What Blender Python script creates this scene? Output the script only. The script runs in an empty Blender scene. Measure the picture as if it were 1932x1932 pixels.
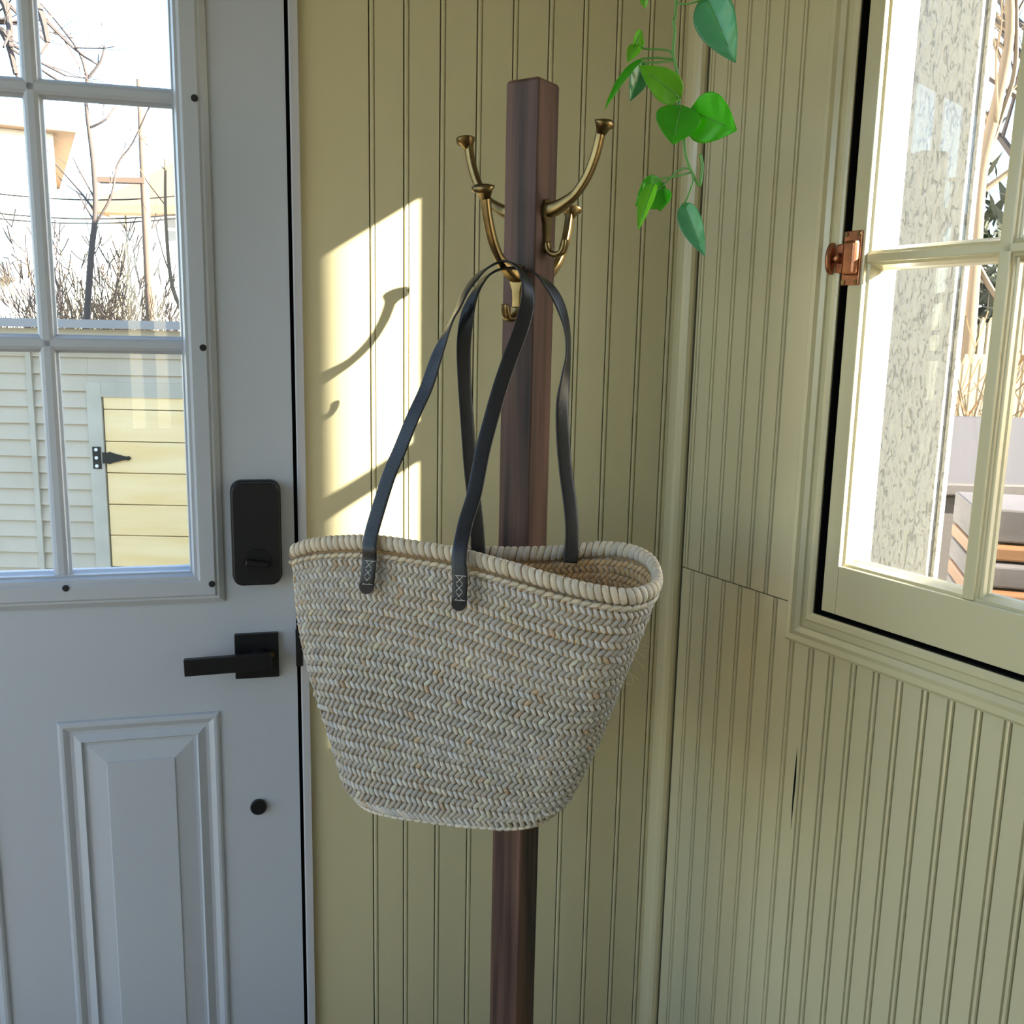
import bpy, bmesh, math, random
from mathutils import Vector, Matrix, Euler
random.seed(7)
C = bpy.context.scene.collection
SC = bpy.context.scene

# ------------------------------------------------------------------ camera
CAM = Vector((0, 0, 1.45)); F = 1800.0; CX = CY = 966.0
d = Vector((-209, -9934, -1800)).normalized()          # world down, in camera axes (x right, y up, z back)
up_c = -d
fwd_c = Vector((0, 0, -1))
y_c = (fwd_c - up_c * fwd_c.dot(up_c)).normalized()      # world +Y in camera axes
x_c = y_c.cross(up_c)
# rows of the world-from-camera rotation are world axes expressed in camera axes
R = Matrix((x_c, y_c, up_c))
cam = bpy.data.cameras.new('camera'); camo = bpy.data.objects.new('camera', cam); C.objects.link(camo)
cam.sensor_width = 36; cam.lens = F / 1932 * 36; cam.clip_start = 0.02; cam.clip_end = 300
camo.matrix_world = Matrix.Translation(CAM) @ R.to_4x4()
SC.camera = camo

# ------------------------------------------------------------------ light
SUN_AZ = math.radians(19.6); SUN_EL = math.radians(23.2)
SC.view_settings.view_transform = 'Standard'; SC.view_settings.look = 'None'
SC.view_settings.gamma = 1.0; SC.view_settings.use_curve_mapping = False
SC.view_settings.exposure = 0.04
sun_from = Vector((math.cos(SUN_AZ) * math.cos(SUN_EL), -math.sin(SUN_AZ) * math.cos(SUN_EL), math.sin(SUN_EL)))
w = bpy.data.worlds.new('sky'); SC.world = w; w.use_nodes = True
nt = w.node_tree; bg = nt.nodes['Background']
sky = nt.nodes.new('ShaderNodeTexSky'); sky.sky_type = 'NISHITA'; sky.sun_disc = False
sky.sun_elevation = SUN_EL; sky.sun_rotation = math.atan2(sun_from.x, sun_from.y)
sky.air_density = 1.0; sky.dust_density = .5; sky.ozone_density = 1.6
nt.links.new(sky.outputs[0], bg.inputs[0]); bg.inputs[1].default_value = 0.90
sl = bpy.data.lights.new('sun', 'SUN'); sl.energy = 46.0; sl.angle = math.radians(0.53); sl.color = (1, .90, .74)
so = bpy.data.objects.new('sun', sl); C.objects.link(so); so.location = sun_from * 20
so.rotation_euler = sun_from.to_track_quat('Z', 'Y').to_euler()

# ------------------------------------------------------------------ pixel helpers (real planes, real depths)
RT = R.copy()
def ray(px, py):
    v = Vector(((px - CX) / F, -(py - CY) / F, -1.0))
    return (RT @ v)
def atY(px, py, Y):
    r = ray(px, py); return CAM + r * (Y / r.y)
def planehit(px, py, P, N):
    r = ray(px, py); return CAM + r * ((P - CAM).dot(N) / r.dot(N))
class Frame:
    """o + x*X + y*Yin + z*Z ; Yin points into the room"""
    def __init__(s, o, X, Y, Z=Vector((0, 0, 1))): s.o, s.X, s.Y, s.Z = Vector(o), Vector(X), Vector(Y), Vector(Z)
    def p(s, x, y, z): return s.o + s.X * x + s.Y * y + s.Z * z
    def hit(s, px, py, n=0.0):
        P = planehit(px, py, s.o + s.Y * n, s.Y) - s.o
        return P.dot(s.X), P.dot(s.Z)
WORLD = Frame((0, 0, 0), (1, 0, 0), (0, 1, 0))
tb = math.radians(13.8)
WBv = Vector((-math.cos(tb), -math.sin(tb), 0))           # along the back wall, leftwards
NB = Vector((math.sin(tb), -math.cos(tb), 0))             # into the room
vr = (ray(-100, 640)); WRv = -Vector((vr.x, vr.y, 0)).normalized()
NR = Vector((WRv.y, -WRv.x, 0))
if NR.dot(Vector((-1, 0, 0))) < 0: NR = -NR
P0 = atY(480, 1150, 1.40); P0.z = 0
# corner of the two walls seen at pixel (1290,500)
cc = planehit(1292, 500, P0, NB); CO = Vector((cc.x, cc.y, 0))
B = Frame(CO, WBv, NB); RW = Frame(CO, WRv, NR)

# ------------------------------------------------------------------ materials
def mat(name, col, rough=.5, metal=0.0, bump=0.0, bscale=40, bstretch=(1, 1, 1), var=0.0, col2=None, vscale=6, spec=.5, detail=6, vstretch=None, coat=0):
    m = bpy.data.materials.new(name); m.use_nodes = True
    n = m.node_tree.nodes; l = m.node_tree.links; p = n['Principled BSDF']
    p.inputs['Base Color'].default_value = (*col, 1); p.inputs['Roughness'].default_value = rough
    p.inputs['Metallic'].default_value = metal; p.inputs['Specular IOR Level'].default_value = spec
    p.inputs['Coat Weight'].default_value = coat
    tc = n.new('ShaderNodeTexCoord')
    if col2 is not None:
        mp = n.new('ShaderNodeMapping'); mp.inputs['Scale'].default_value = vstretch or bstretch
        l.new(tc.outputs['Object'], mp.inputs[0])
        nz = n.new('ShaderNodeTexNoise'); nz.inputs['Scale'].default_value = vscale; nz.inputs['Detail'].default_value = detail
        l.new(mp.outputs[0], nz.inputs['Vector'])
        cr = n.new('ShaderNodeValToRGB'); cr.color_ramp.elements[0].position = .35; cr.color_ramp.elements[1].position = .65
        cr.color_ramp.elements[0].color = (*col, 1); cr.color_ramp.elements[1].color = (*col2, 1)
        l.new(nz.outputs['Fac'], cr.inputs[0]); l.new(cr.outputs[0], p.inputs['Base Color'])
    if bump:
        mp = n.new('ShaderNodeMapping'); mp.inputs['Scale'].default_value = bstretch
        l.new(tc.outputs['Object'], mp.inputs[0])
        nz = n.new('ShaderNodeTexNoise'); nz.inputs['Scale'].default_value = bscale; nz.inputs['Detail'].default_value = detail
        l.new(mp.outputs[0], nz.inputs['Vector'])
        b = n.new('ShaderNodeBump'); b.inputs['Strength'].default_value = bump; b.inputs['Distance'].default_value = .002
        l.new(nz.outputs['Fac'], b.inputs['Height']); l.new(b.outputs[0], p.inputs['Normal'])
    return m
OLV = (.52, .475, .305)
M = dict(
    olive=mat('olive_paint', OLV, .25, spec=.9, bump=.22, bscale=60, bstretch=(1, 1, .12), col2=(.49, .445, .28), vscale=3),
    door=mat('door_paint', (.40, .435, .49), .42, bump=.08, bscale=200),
    jamb=mat('jamb_paint', (.42, .42, .44), .5, bump=.2, bscale=60, bstretch=(1, 1, .1)),
    black=mat('black_metal', (.009, .009, .011), .45, spec=.3, bump=.05, bscale=600),
    gloss=mat('black_satin', (.008, .008, .010), .35, spec=.3),
    rubber=mat('black_rubber', (.01, .01, .012), .8),
    darkgap=mat('dark_strip_and_gap_shade', (.008, .008, .008), .95, spec=.05),  # near-black; also paints the deep shade in the casing gap
    wood=mat('dark_walnut', (.016, .010, .009), .5, spec=.25, bump=.3, bscale=30, bstretch=(3, 3, .15), col2=(.13, .07, .053), vscale=16, vstretch=(3, 3, .12)),
    brass=mat('antique_brass', (.25, .17, .07), .33, 1.0, bump=.05, bscale=200, col2=(.14, .10, .045), vscale=30),
    copper=mat('aged_copper', (.50, .21, .11), .35, 1.0, bump=.1, bscale=150, col2=(.28, .12, .07), vscale=60),
    leather=mat('black_leather', (.009, .009, .011), .36, bump=.15, bscale=500, spec=.4),
    thread=mat('pale_thread', (.62, .60, .55), .8),
    white=mat('white_paint', (.80, .80, .78), .5, bump=.3, bscale=60),
    floor=mat('floor_boards', (.30, .17, .08), .4, col2=(.20, .11, .05), vscale=8, vstretch=(1, 8, 1)),
    ceil=mat('ceiling_paint', (.75, .75, .72), .6),
    shed=mat('shed_grey_paint', (.46, .40, .30), .6, bump=.3, bscale=20, col2=(.52, .455, .35), vscale=3),
    shedtrim=mat('shed_trim', (.42, .39, .31), .6, col2=(.50, .47, .38), vscale=6),
    pine=mat('fresh_pine', (.90, .70, .38), .5, col2=(.84, .60, .27), vscale=3, vstretch=(.6, 1, 4)),
    roof=mat('tan_roof', (.24, .15, .085), .8), slate=mat('grey_roof', (.30, .29, .28), .8),
    hwhite=mat('house_white', (.80, .80, .78), .6), hcream=mat('house_cream', (.72, .68, .50), .6),
    brick=mat('red_chimney', (.28, .09, .06), .8),
    pane=mat('dark_pane', (.10, .12, .14), .15),
    bark=mat('grey_bark', (.07, .055, .05), .85, bump=.5, bscale=30),
    barkpale=mat('pale_bark', (.13, .095, .06), .85, bump=.5, bscale=30),  # paler, warmer copy of the grey bark
    twig=mat('tan_twigs', (.20, .12, .055), .85), evergreen=mat('dark_evergreen', (.05, .055, .035), .9),
    pole=mat('pole_wood', (.16, .11, .08), .85, bump=.4, bscale=20),
    ground=mat('dry_ground', (.08, .065, .045), .95, col2=(.12, .10, .07), vscale=1.2),
    greyboard=mat('grey_boards', (.10, .088, .085), .7, col2=(.075, .065, .062), vscale=5, vstretch=(1, 1, 6)),
    orangeboard=mat('orange_boards', (.20, .092, .032), .6, col2=(.16, .07, .025), vscale=5, vstretch=(1, 1, 6)),
    picket=mat('picket_wood', (.24, .20, .12), .7), bin=mat('grey_lid', (.06, .053, .05), .55),
    wire=mat('wire', (.05, .05, .05), .6), vstem=mat('vine_stem', (.10, .30, .06), .45),
)
def leafmat(name, col, tr, rough=.3):
    m = mat(name, col, rough, bump=.5, bscale=25, bstretch=(1, 1, 1), col2=tuple(c * .75 for c in col), vscale=40)
    n = m.node_tree.nodes; l = m.node_tree.links; p = n['Principled BSDF']
    t = n.new('ShaderNodeBsdfTranslucent'); t.inputs[0].default_value = (*tr, 1)
    mx = n.new('ShaderNodeMixShader'); mx.inputs[0].default_value = .55
    l.new(p.outputs[0], mx.inputs[1]); l.new(t.outputs[0], mx.inputs[2]); l.new(mx.outputs[0], n['Material Output'].inputs[0])
    return m
M['leaf_g'] = leafmat('leaf_green', (.08, .34, .03), (.28, .95, .05))
M['leaf_b'] = leafmat('leaf_bright', (.16, .42, .04), (.50, .95, .12))
M['leaf_t'] = leafmat('leaf_teal', (.13, .36, .22), (.25, .65, .35), .2)
def glassmat():
    m = bpy.data.materials.new('window_glass'); m.use_nodes = True
    n = m.node_tree.nodes; l = m.node_tree.links; n.remove(n['Principled BSDF'])
    t = n.new('ShaderNodeBsdfTransparent'); t.inputs[0].default_value = (.96, .97, .97, 1)
    g = n.new('ShaderNodeBsdfGlossy'); g.inputs['Roughness'].default_value = .01
    f = n.new('ShaderNodeFresnel'); ge = n.new('ShaderNodeNewGeometry'); mr = n.new('ShaderNodeMapRange')
    mr.inputs['To Min'].default_value = 1.45; mr.inputs['To Max'].default_value = 1 / 1.45      # same reflectance on both faces of a thin pane
    l.new(ge.outputs['Backfacing'], mr.inputs['Value']); l.new(mr.outputs[0], f.inputs[0])
    mx = n.new('ShaderNodeMixShader'); l.new(f.outputs[0], mx.inputs[0]); l.new(t.outputs[0], mx.inputs[1]); l.new(g.outputs[0], mx.inputs[2])
    l.new(mx.outputs[0], n['Material Output'].inputs[0]); return m
M['glass'] = glassmat()
def strawmat():
    m = mat('woven_straw', (.6, .5, .35), .5, bump=.5, bscale=900, spec=.4)
    n = m.node_tree.nodes; l = m.node_tree.links; p = n['Principled BSDF']
    a = n.new('ShaderNodeAttribute'); a.attribute_name = 'tint'
    l.new(a.outputs['Color'], p.inputs['Base Color'])
    t = n.new('ShaderNodeBsdfTranslucent'); t.inputs[0].default_value = (.85, .55, .22, 1)
    mx = n.new('ShaderNodeMixShader'); mx.inputs[0].default_value = .28
    l.new(p.outputs[0], mx.inputs[1]); l.new(t.outputs[0], mx.inputs[2]); l.new(mx.outputs[0], n['Material Output'].inputs[0])
    return m
M['straw'] = strawmat()
def peelmat():
    m = mat('peeling_white_paint', (.62, .61, .58), .6)
    n = m.node_tree.nodes; l = m.node_tree.links; p = n['Principled BSDF']
    tc = n.new('ShaderNodeTexCoord'); mp = n.new('ShaderNodeMapping'); mp.inputs['Scale'].default_value = (1, 1, .4)
    l.new(tc.outputs['Object'], mp.inputs[0])
    nz = n.new('ShaderNodeTexNoise'); nz.inputs['Scale'].default_value = 120; nz.inputs['Detail'].default_value = 8; nz.inputs['Distortion'].default_value = 1.2
    l.new(mp.outputs[0], nz.inputs['Vector'])
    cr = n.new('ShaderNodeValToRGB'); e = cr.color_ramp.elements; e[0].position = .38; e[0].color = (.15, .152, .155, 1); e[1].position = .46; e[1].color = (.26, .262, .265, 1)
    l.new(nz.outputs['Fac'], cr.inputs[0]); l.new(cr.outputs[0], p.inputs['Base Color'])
    b = n.new('ShaderNodeBump'); b.inputs['Strength'].default_value = 1.0; b.inputs['Distance'].default_value = .006
    l.new(nz.outputs['Fac'], b.inputs['Height']); l.new(b.outputs[0], p.inputs['Normal']); return m
M['peel'] = peelmat()

# ------------------------------------------------------------------ mesh tools
class MB:
    def __init__(s): s.v = []; s.f = []; s.t = []
    def add(s, vs, fs, tint=None):
        o = len(s.v); s.v += [Vector(v) for v in vs]; s.f += [tuple(i + o for i in f) for f in fs]
        if tint is not None: s.t += [tint] * len(vs)
    def box(s, fr, x0, x1, y0, y1, z0, z1):
        vs = [fr.p(x, y, z) for z in (z0, z1) for y in (y0, y1) for x in (x0, x1)]
        s.add(vs, [(0, 1, 3, 2), (4, 6, 7, 5), (0, 4, 5, 1), (2, 3, 7, 6), (0, 2, 6, 4), (1, 5, 7, 3)])
    def rectprofile(s, fr, x0, x1, z0, z1, prof, zs=1.0):
        """prof: list of (inset, height) swept round a rectangle with mitres"""
        vs = []
        for i, h in prof:
            for x, z in ((x0 + i, z0 + i * zs), (x1 - i, z0 + i * zs), (x1 - i, z1 - i * zs), (x0 + i, z1 - i * zs)): vs.append(fr.p(x, h, z))
        fs = []
        for k in range(len(prof) - 1):
            for j in range(4):
                a, b = k * 4 + j, k * 4 + (j + 1) % 4; fs.append((a, b, b + 4, a + 4))
        s.add(vs, fs)
    def extrude(s, fr, prof, z0, z1):
        """closed outline prof (x,y) extruded in z"""
        n = len(prof); vs = [fr.p(x, y, z) for z in (z0, z1) for x, y in prof]
        s.add(vs, [(i, (i + 1) % n, n + (i + 1) % n, n + i) for i in range(n)] + [tuple(range(n)), tuple(range(n, 2 * n))])
    def sweep(s, pts, wdirs, hw, ht, seg=8, sup=2.0, cap=True, tint=None):
        """sweep a superellipse section; wdirs = width direction per point; hw/ht half width / half thickness"""
        n = len(pts); vs = []
        for i in range(n):
            t = (pts[min(i + 1, n - 1)] - pts[max(i - 1, 0)])
            t = t.normalized() if t.length > 1e-9 else Vector((0, 0, 1))
            wd = wdirs[i] if isinstance(wdirs, list) else wdirs
            wv = (wd - t * wd.dot(t)).normalized(); nv = t.cross(wv)
            a = hw[i] if isinstance(hw, (list, tuple)) else hw; b = ht[i] if isinstance(ht, (list, tuple)) else ht
            for k in range(seg):
                th = 2 * math.pi * (k + .5) / seg; c, sn = math.cos(th), math.sin(th)
                e = 2 / sup
                vs.append(pts[i] + wv * (a * math.copysign(abs(c) ** e, c)) + nv * (b * math.copysign(abs(sn) ** e, sn)))
        fs = [(i * seg + k, i * seg + (k + 1) % seg, (i + 1) * seg + (k + 1) % seg, (i + 1) * seg + k) for i in range(n - 1) for k in range(seg)]
        if cap: fs += [tuple(range(seg)), tuple(range((n - 1) * seg, n * seg))]
        s.add(vs, fs, tint)
    def tube(s, pts, r, seg=6, tint=None):
        s.sweep(pts, Vector((.31, .55, .12)), r, r, seg, 2.0, True, tint)
def new_obj(name, mb, m, parent=None, smooth=False, bevel=0, kind=None, solid=None, subsurf=0, recalc=True):
    me = bpy.data.meshes.new(name)
    loc = Vector((0, 0, 0))
    if parent is not None: 
        q = parent
        while q is not None: loc += q.location; q = q.parent
    me.from_pydata([tuple(v - loc) for v in mb.v], [], mb.f)
    if mb.t and len(mb.t) == len(mb.v):
        ca = me.color_attributes.new('tint', 'FLOAT_COLOR', 'POINT')
        flat = []
        for c in mb.t: flat += [c[0], c[1], c[2], 1.0]
        ca.data.foreach_set('color', flat)
    if recalc:
        bm = bmesh.new(); bm.from_mesh(me); bmesh.ops.recalc_face_normals(bm, faces=bm.faces); bm.to_mesh(me); bm.free()
    if smooth: me.polygons.foreach_set('use_smooth', [True] * len(me.polygons))
    me.materials.append(m)
    o = bpy.data.objects.new(name, me); C.objects.link(o)
    if parent is not None: o.parent = parent
    if bevel:
        b = o.modifiers.new('bevel', 'BEVEL'); b.width = bevel; b.segments = 2; b.limit_method = 'ANGLE'; b.angle_limit = math.radians(40)
    if subsurf:
        b = o.modifiers.new('sub', 'SUBSURF'); b.levels = subsurf; b.render_levels = subsurf
    if kind: o['kind'] = kind
    return o
def thing(name, label, cat, loc, group=None):
    o = bpy.data.objects.new(name, None); C.objects.link(o); o.location = loc; o.empty_display_size = .05
    o['label'] = label; o['category'] = cat
    if group: o['group'] = group
    return o
def tag(o, label, cat, group=None):
    o['label'] = label; o['category'] = cat
    if group: o['group'] = group
    return o
def struct(name, mb, m, **k):
    o = new_obj(name, mb, m, **k); o['kind'] = 'structure'; return o
def bxo(name, fr, dims, m, parent=None, **k):
    mb = MB(); mb.box(fr, *dims); return new_obj(name, mb, m, parent, **k)
def catmull(P, n=8, closed=False):
    out = []; N = len(P)
    rng = range(N) if closed else range(N - 1)
    for i in rng:
        if closed: a, b, c, e = P[i - 1], P[i], P[(i + 1) % N], P[(i + 2) % N]
        else: a, b, c, e = P[max(i - 1, 0)], P[i], P[i + 1], P[min(i + 2, N - 1)]
        for k in range(n):
            t = k / n
            out.append(.5 * ((2 * b) + (c - a) * t + (2 * a - 5 * b + 4 * c - e) * t * t + (3 * b - a - 3 * c + e) * t ** 3))
    if not closed: out.append(P[-1].copy())
    return out

# ================================================================== ROOM SHELL
CEIL = 2.42
D0, _ = B.hit(541, 300)            # right (latch) edge of the door
Jx, _ = B.hit(572, 800)            # outer edge of the jamb strip
DW = .915; DH = 2.05; D1 = D0 + DW
A_END = 1.95
mb = MB()
mb.box(B, -.05, Jx + .012, -.065, -.012, 0, CEIL); mb.box(B, D1 + .03, A_END, -.10, -.004, 0, CEIL); mb.box(B, Jx + .012, D1 + .03, -.10, -.004, DH + .02, CEIL)
wall_back = struct('wall_back', mb, M['olive'])
def board(fr, x0, x1, z0, z1, parent, bead=True, m=None, gd=.0024, g=.0014):
    """one painted tongue-and-groove board: flat face, quirk, bead, recessed joint"""
    b = .0062
    pr = [(x0 + .0003, -.011), (x0 + .0003, -.003), (x0 + g * .8, 0)]
    if bead:
        e = x1 - .0006
        pr += [(e - b - g, 0), (e - b - g * .5, -gd), (e - b, -.0010)] + [(e - b / 2 - b / 2 * math.cos(t), -.0010 + .0018 * math.sin(t)) for t in (math.pi * .3, math.pi * .5, math.pi * .7)] + [(e - .0004, -.0012), (e, -gd - .0006), (e, -.011)]
    else: pr += [(x1 - g, 0), (x1 - .0003, -.003), (x1 - .0003, -.011)]
    mb = MB(); mb.extrude(fr, pr, z0, z1)
    return new_obj('board', mb, m or M['olive'], parent)
edges = [B.hit(x, 100)[0] for x in (696, 762, 831, 900.5, 968, 1035, 1100, 1163, 1224, 1281)]
edges = sorted(edges)
if edges[0] > .0: edges = [-.01] + edges
for i in range(len(edges) - 1): board(B, edges[i], edges[i + 1], .001, CEIL - .001, wall_back)
board(B, edges[-1], Jx + .006, .001, CEIL - .001, wall_back, bead=False)

# right wall with the window
cas_o = RW.hit(1480, 1205, .018); cas_i = RW.hit(1535, 1151, .010)
WX0 = cas_i[0]; WZ0 = cas_i[1] - .004                      # opening (left, bottom)
CW = WX0 - cas_o[0]                                 # casing width
WX1 = WX0 + .86; WZ1 = 2.02
S_END = 3.35
W2 = (2.45, 3.10, .95, 2.05)                        # second window of the porch, behind the camera
mb = MB()
mb.box(RW, -.05, WX0, -.065, -.012, 0, CEIL); mb.box(RW, WX0, WX1, -.065, -.012, 0, WZ0); mb.box(RW, WX0, WX1, -.065, -.012, WZ1, CEIL)
mb.box(RW, WX1, W2[0], -.065, -.012, 0, CEIL); mb.box(RW, W2[0], W2[1], -.065, -.012, 0, W2[2]); mb.box(RW, W2[0], W2[1], -.065, -.012, W2[3], CEIL); mb.box(RW, W2[1], S_END + .1, -.065, -.012, 0, CEIL)
wall_right = struct('wall_right', mb, M['olive'])
zc = RW.hit(1385, 1101)[1]                          # the horizontal joint in the boarding
pitch = .0358
s0 = RW.hit(1493, 480)[0]
k = -7
xs = sorted([s0 - i * pitch for i in range(0, 9) if s0 - i * pitch > .004])
xs = [.0] + xs + [cas_o[0] + .015]
for i in range(len(xs) - 1): board(RW, xs[i], xs[i + 1], zc + .0008, CEIL - .001, wall_right)
low = [(1534, 1238), (1572, 1256), (1614, 1271), (1656.5, 1287), (1701, 1304), (1749, 1324), (1798.5, 1343), (1850.5, 1362), (1906, 1385)]
lx = [RW.hit(*p)[0] for p in low]
pl = (lx[-1] - lx[0]) / (len(lx) - 1)
pre = []
x = lx[0] - pl
while x > .01: pre.append(x); x -= pl
post_ = []
x = lx[-1] + pl
while x < 1.5: post_.append(x); x += pl
lxs = [0.0] + sorted(pre) + lx + post_
for i in range(len(lxs) - 1):
    top = zc - .0008 if lxs[i] < cas_o[0] + .01 else WZ0 - .02
    board(RW, lxs[i], lxs[i + 1], .001, top, wall_right, gd=.0045 if lxs[i] > lx[0] - .06 else .0022, g=.0024 if lxs[i] > lx[0] - .06 else .0013)
q = RW.hit(1499, 1478); mb = MB(); hl = .055
mb.add([RW.p(q[0] + dx, n_, q[1] + dz) for n_ in (-.001, .0004) for dx, dz in ((0, hl), (.0022, .01), (.0012, -.03), (0, -hl * 1.3), (-.0016, -.02), (-.001, .02))], [tuple(range(6)), tuple(range(6, 12))] + [(i, (i + 1) % 6, 6 + (i + 1) % 6, 6 + i) for i in range(6)])
new_obj('paint_chip', mb, M['darkgap'], wall_right)
# boards above the window
x = xs[-1]
while x < 1.5: board(RW, x, x + pitch, WZ1 + CW * .5, CEIL - .001, wall_right); x += pitch

# other walls, out of view: large porch windows let the daylight in
Lf = Frame(B.p(A_END, 0, 0), NB, -WBv)               # left wall, along NB towards the camera, inward = -WBv
LLEN = 2.55
mb = MB(); wl = (.12, 2.40, .40, 2.32)
mb.box(Lf, -.1, wl[0], -.1, 0, 0, CEIL); mb.box(Lf, wl[0], wl[1], -.1, 0, 0, wl[2]); mb.box(Lf, wl[0], wl[1], -.1, 0, wl[3], CEIL); mb.box(Lf, wl[1], LLEN + .1, -.1, 0, 0, CEIL)
struct('wall_left', mb, M['olive'])
pA = Lf.p(LLEN, 0, 0); pB = RW.p(S_END, 0, 0)
bx = (pB - pA); BL = bx.length; bx.normalize(); nb = Vector((-bx.y, bx.x, 0)); 
if nb.y < 0: nb = -nb
Rf = Frame(pA, bx, nb)
wr = (.70, 1.05, 1.0, 1.9)
mb = MB()
mb.box(Rf, -.1, wr[0], -.1, 0, 0, CEIL); mb.box(Rf, wr[0], wr[1], -.1, 0, 0, wr[2]); mb.box(Rf, wr[0], wr[1], -.1, 0, wr[3], CEIL); mb.box(Rf, wr[1], BL + .1, -.1, 0, 0, CEIL)
struct('wall_rear', mb, M['olive'])
def plain_window(name, fr, r, cols):
    mb = MB(); x0, x1, z0, z1 = r; t = .05
    mb.box(fr, x0, x1, -.07, -.02, z0, z0 + t); mb.box(fr, x0, x1, -.07, -.02, z1 - t, z1)
    for i in range(cols + 1):
        x = x0 + (x1 - x0 - t) * i / cols; mb.box(fr, x, x + t, -.07, -.02, z0 + t, z1 - t)
    return struct(name, mb, M['white'])
plain_window('window_2', RW, W2, 2); plain_window('window_3', Lf, wl, 3); plain_window('window_4', Rf, wr, 3)
poly = [B.p(-.1, -.1, 0), B.p(A_END + .1, -.1, 0), Lf.p(LLEN + .1, -.1, 0), RW.p(S_END + .1, -.1, 0)]
mb = MB(); n4 = len(poly)
mb.add([p + Vector((0, 0, z)) for z in (-.08, 0) for p in poly], [(0, 1, 2, 3), (4, 5, 6, 7)] + [(i, (i + 1) % 4, 4 + (i + 1) % 4, 4 + i) for i in range(4)])
struct('floor', mb, M['floor'])
mb = MB()
mb.add([p + Vector((0, 0, z)) for z in (CEIL, CEIL + .1) for p in poly], [(0, 1, 2, 3), (4, 5, 6, 7)] + [(i, (i + 1) % 4, 4 + (i + 1) % 4, 4 + i) for i in range(4)])
struct('ceiling', mb, M['ceil'])

# corner quarter-round
ang = []
mb = MB()
r = .024
pts2 = [Vector((0, 0, 0)) + CO, CO + WBv * (r * .55)]
out = [(WBv, NB), (WRv, NR)]
prof = [CO + WBv * .014 + NB * 0.0001]
for t in range(0, 7):
    th = t / 6
    q = WBv * (.014 * math.cos(th * math.pi / 2)) + WRv * (.030 * math.sin(th * math.pi / 2)) + (NB * .004 + NR * .004) * math.sin(th * math.pi)
    prof.append(CO + q + NB * .001)
n = len(prof) + 1; prof = [CO] + prof
vs = [p + Vector((0, 0, z)) for z in (0.001, CEIL - .001) for p in prof]
mb.add(vs, [(i, (i + 1) % n, n + (i + 1) % n, n + i) for i in range(n)])
trim = struct('trim_1', mb, M['olive'])
bxo('shadow_gap', RW, (.031, .0335, 0, .0012, .001, CEIL), mat('dark_joint', (.05, .045, .025), .9), trim)

# ================================================================== WINDOW 1 (right)
mbc = MB()
prof = [(-CW, 0), (-CW, .017), (-CW + .004, .021), (-CW + .011, .021), (-CW + .014, .016), (-CW + .020, .012), (-CW * .5, .0085), (-.012, .011), (-.009, .014), (-.003, .014), (0, .012), (0, .0095)]
mbc.rectprofile(RW, WX0, WX1, WZ0, WZ1, prof, (WZ0 - cas_o[1]) / CW); print('casing', CW, WZ0 - cas_o[1], WX0, WZ0)
casing = struct('window_1', mbc, M['olive'])
# jamb lining in the wall thickness (coloured black for the gap's shade) and white exterior reveal
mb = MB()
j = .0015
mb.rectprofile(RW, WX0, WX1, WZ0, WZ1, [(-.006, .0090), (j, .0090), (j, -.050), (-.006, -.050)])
new_obj('gap_shade_lining', mb, M['darkgap'], casing)
SG = .013                                            # gap between casing and sash
sx, sz = RW.hit(1549.5, 1153, .006)
sx0 = max(sx, WX0 + .006); sz0 = WZ0 + .006; sx1 = WX1 - .006; sz1 = WZ1 - .006
gx, gz = RW.hit(1583, 1068, .006)
stile = gx - sx0; rail = gz - sz0
SY0, SY1 = -.036, .007
mb = MB()
mb.box(RW, sx0, gx, SY0, SY1, sz0, sz1); mb.box(RW, sx1 - stile, sx1, SY0, SY1, sz0, sz1)
mb.box(RW, gx, sx1 - stile, SY0, SY1, sz0, gz); mb.box(RW, gx, sx1 - stile, SY0, SY1, sz1 - .07, sz1)
sash = new_obj('sash', mb, M['olive'], casing, bevel=.0015)
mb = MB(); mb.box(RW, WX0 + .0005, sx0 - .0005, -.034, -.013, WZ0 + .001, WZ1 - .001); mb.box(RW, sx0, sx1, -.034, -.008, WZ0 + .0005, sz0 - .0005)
new_obj('gap_shade_strip', mb, M['darkgap'], casing)  # black strip painting the deep shade between casing and sash
sash['label'] = 'olive painted sash with worn edges'
GX0, GX1, GZ0, GZ1 = gx, sx1 - stile, gz, min(sz1 - .07, 1.945)
mbv = RW.hit(1903, 480, -.004)[0]; pitchp = (mbv - GX0)
zm = RW.hit(1760, 479, -.004)[1]
vx = [mbv, mbv + pitchp, mbv + 2 * pitchp]
vx = [v for v in vx if v < GX1 - .05]
GX1n = GX1
def muntin(fr, x0, x1, z0, z1, name, par, m, y0=-.034, y1=.003, bead=.006):
    mb = MB(); hor = (x1 - x0) > (z1 - z0)
    if hor:
        c = (z0 + z1) / 2; h = (z1 - z0) / 2
        for (hh, a, b) in ((h, y0 + .012, y1 - .008), (h * .55, y0, y1)): mb.box(fr, x0, x1, a, b, c - hh, c + hh)
    else:
        c = (x0 + x1) / 2; h = (x1 - x0) / 2
        for (hh, a, b) in ((h, y0 + .012, y1 - .008), (h * .55, y0, y1)): mb.box(fr, c - hh, c + hh, a, b, z0, z1)
    return new_obj(name, mb, m, par, bevel=.0015)
for v in vx: muntin(RW, v - .013, v + .013, GZ0, GZ1, 'muntin', casing, M['olive'])
muntin(RW, GX0, GX1, zm - .010, zm + .010, 'muntin', casing, M['olive'])
colx = [GX0] + vx + [GX1]; rowz = [GZ0, zm, GZ1]
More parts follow.
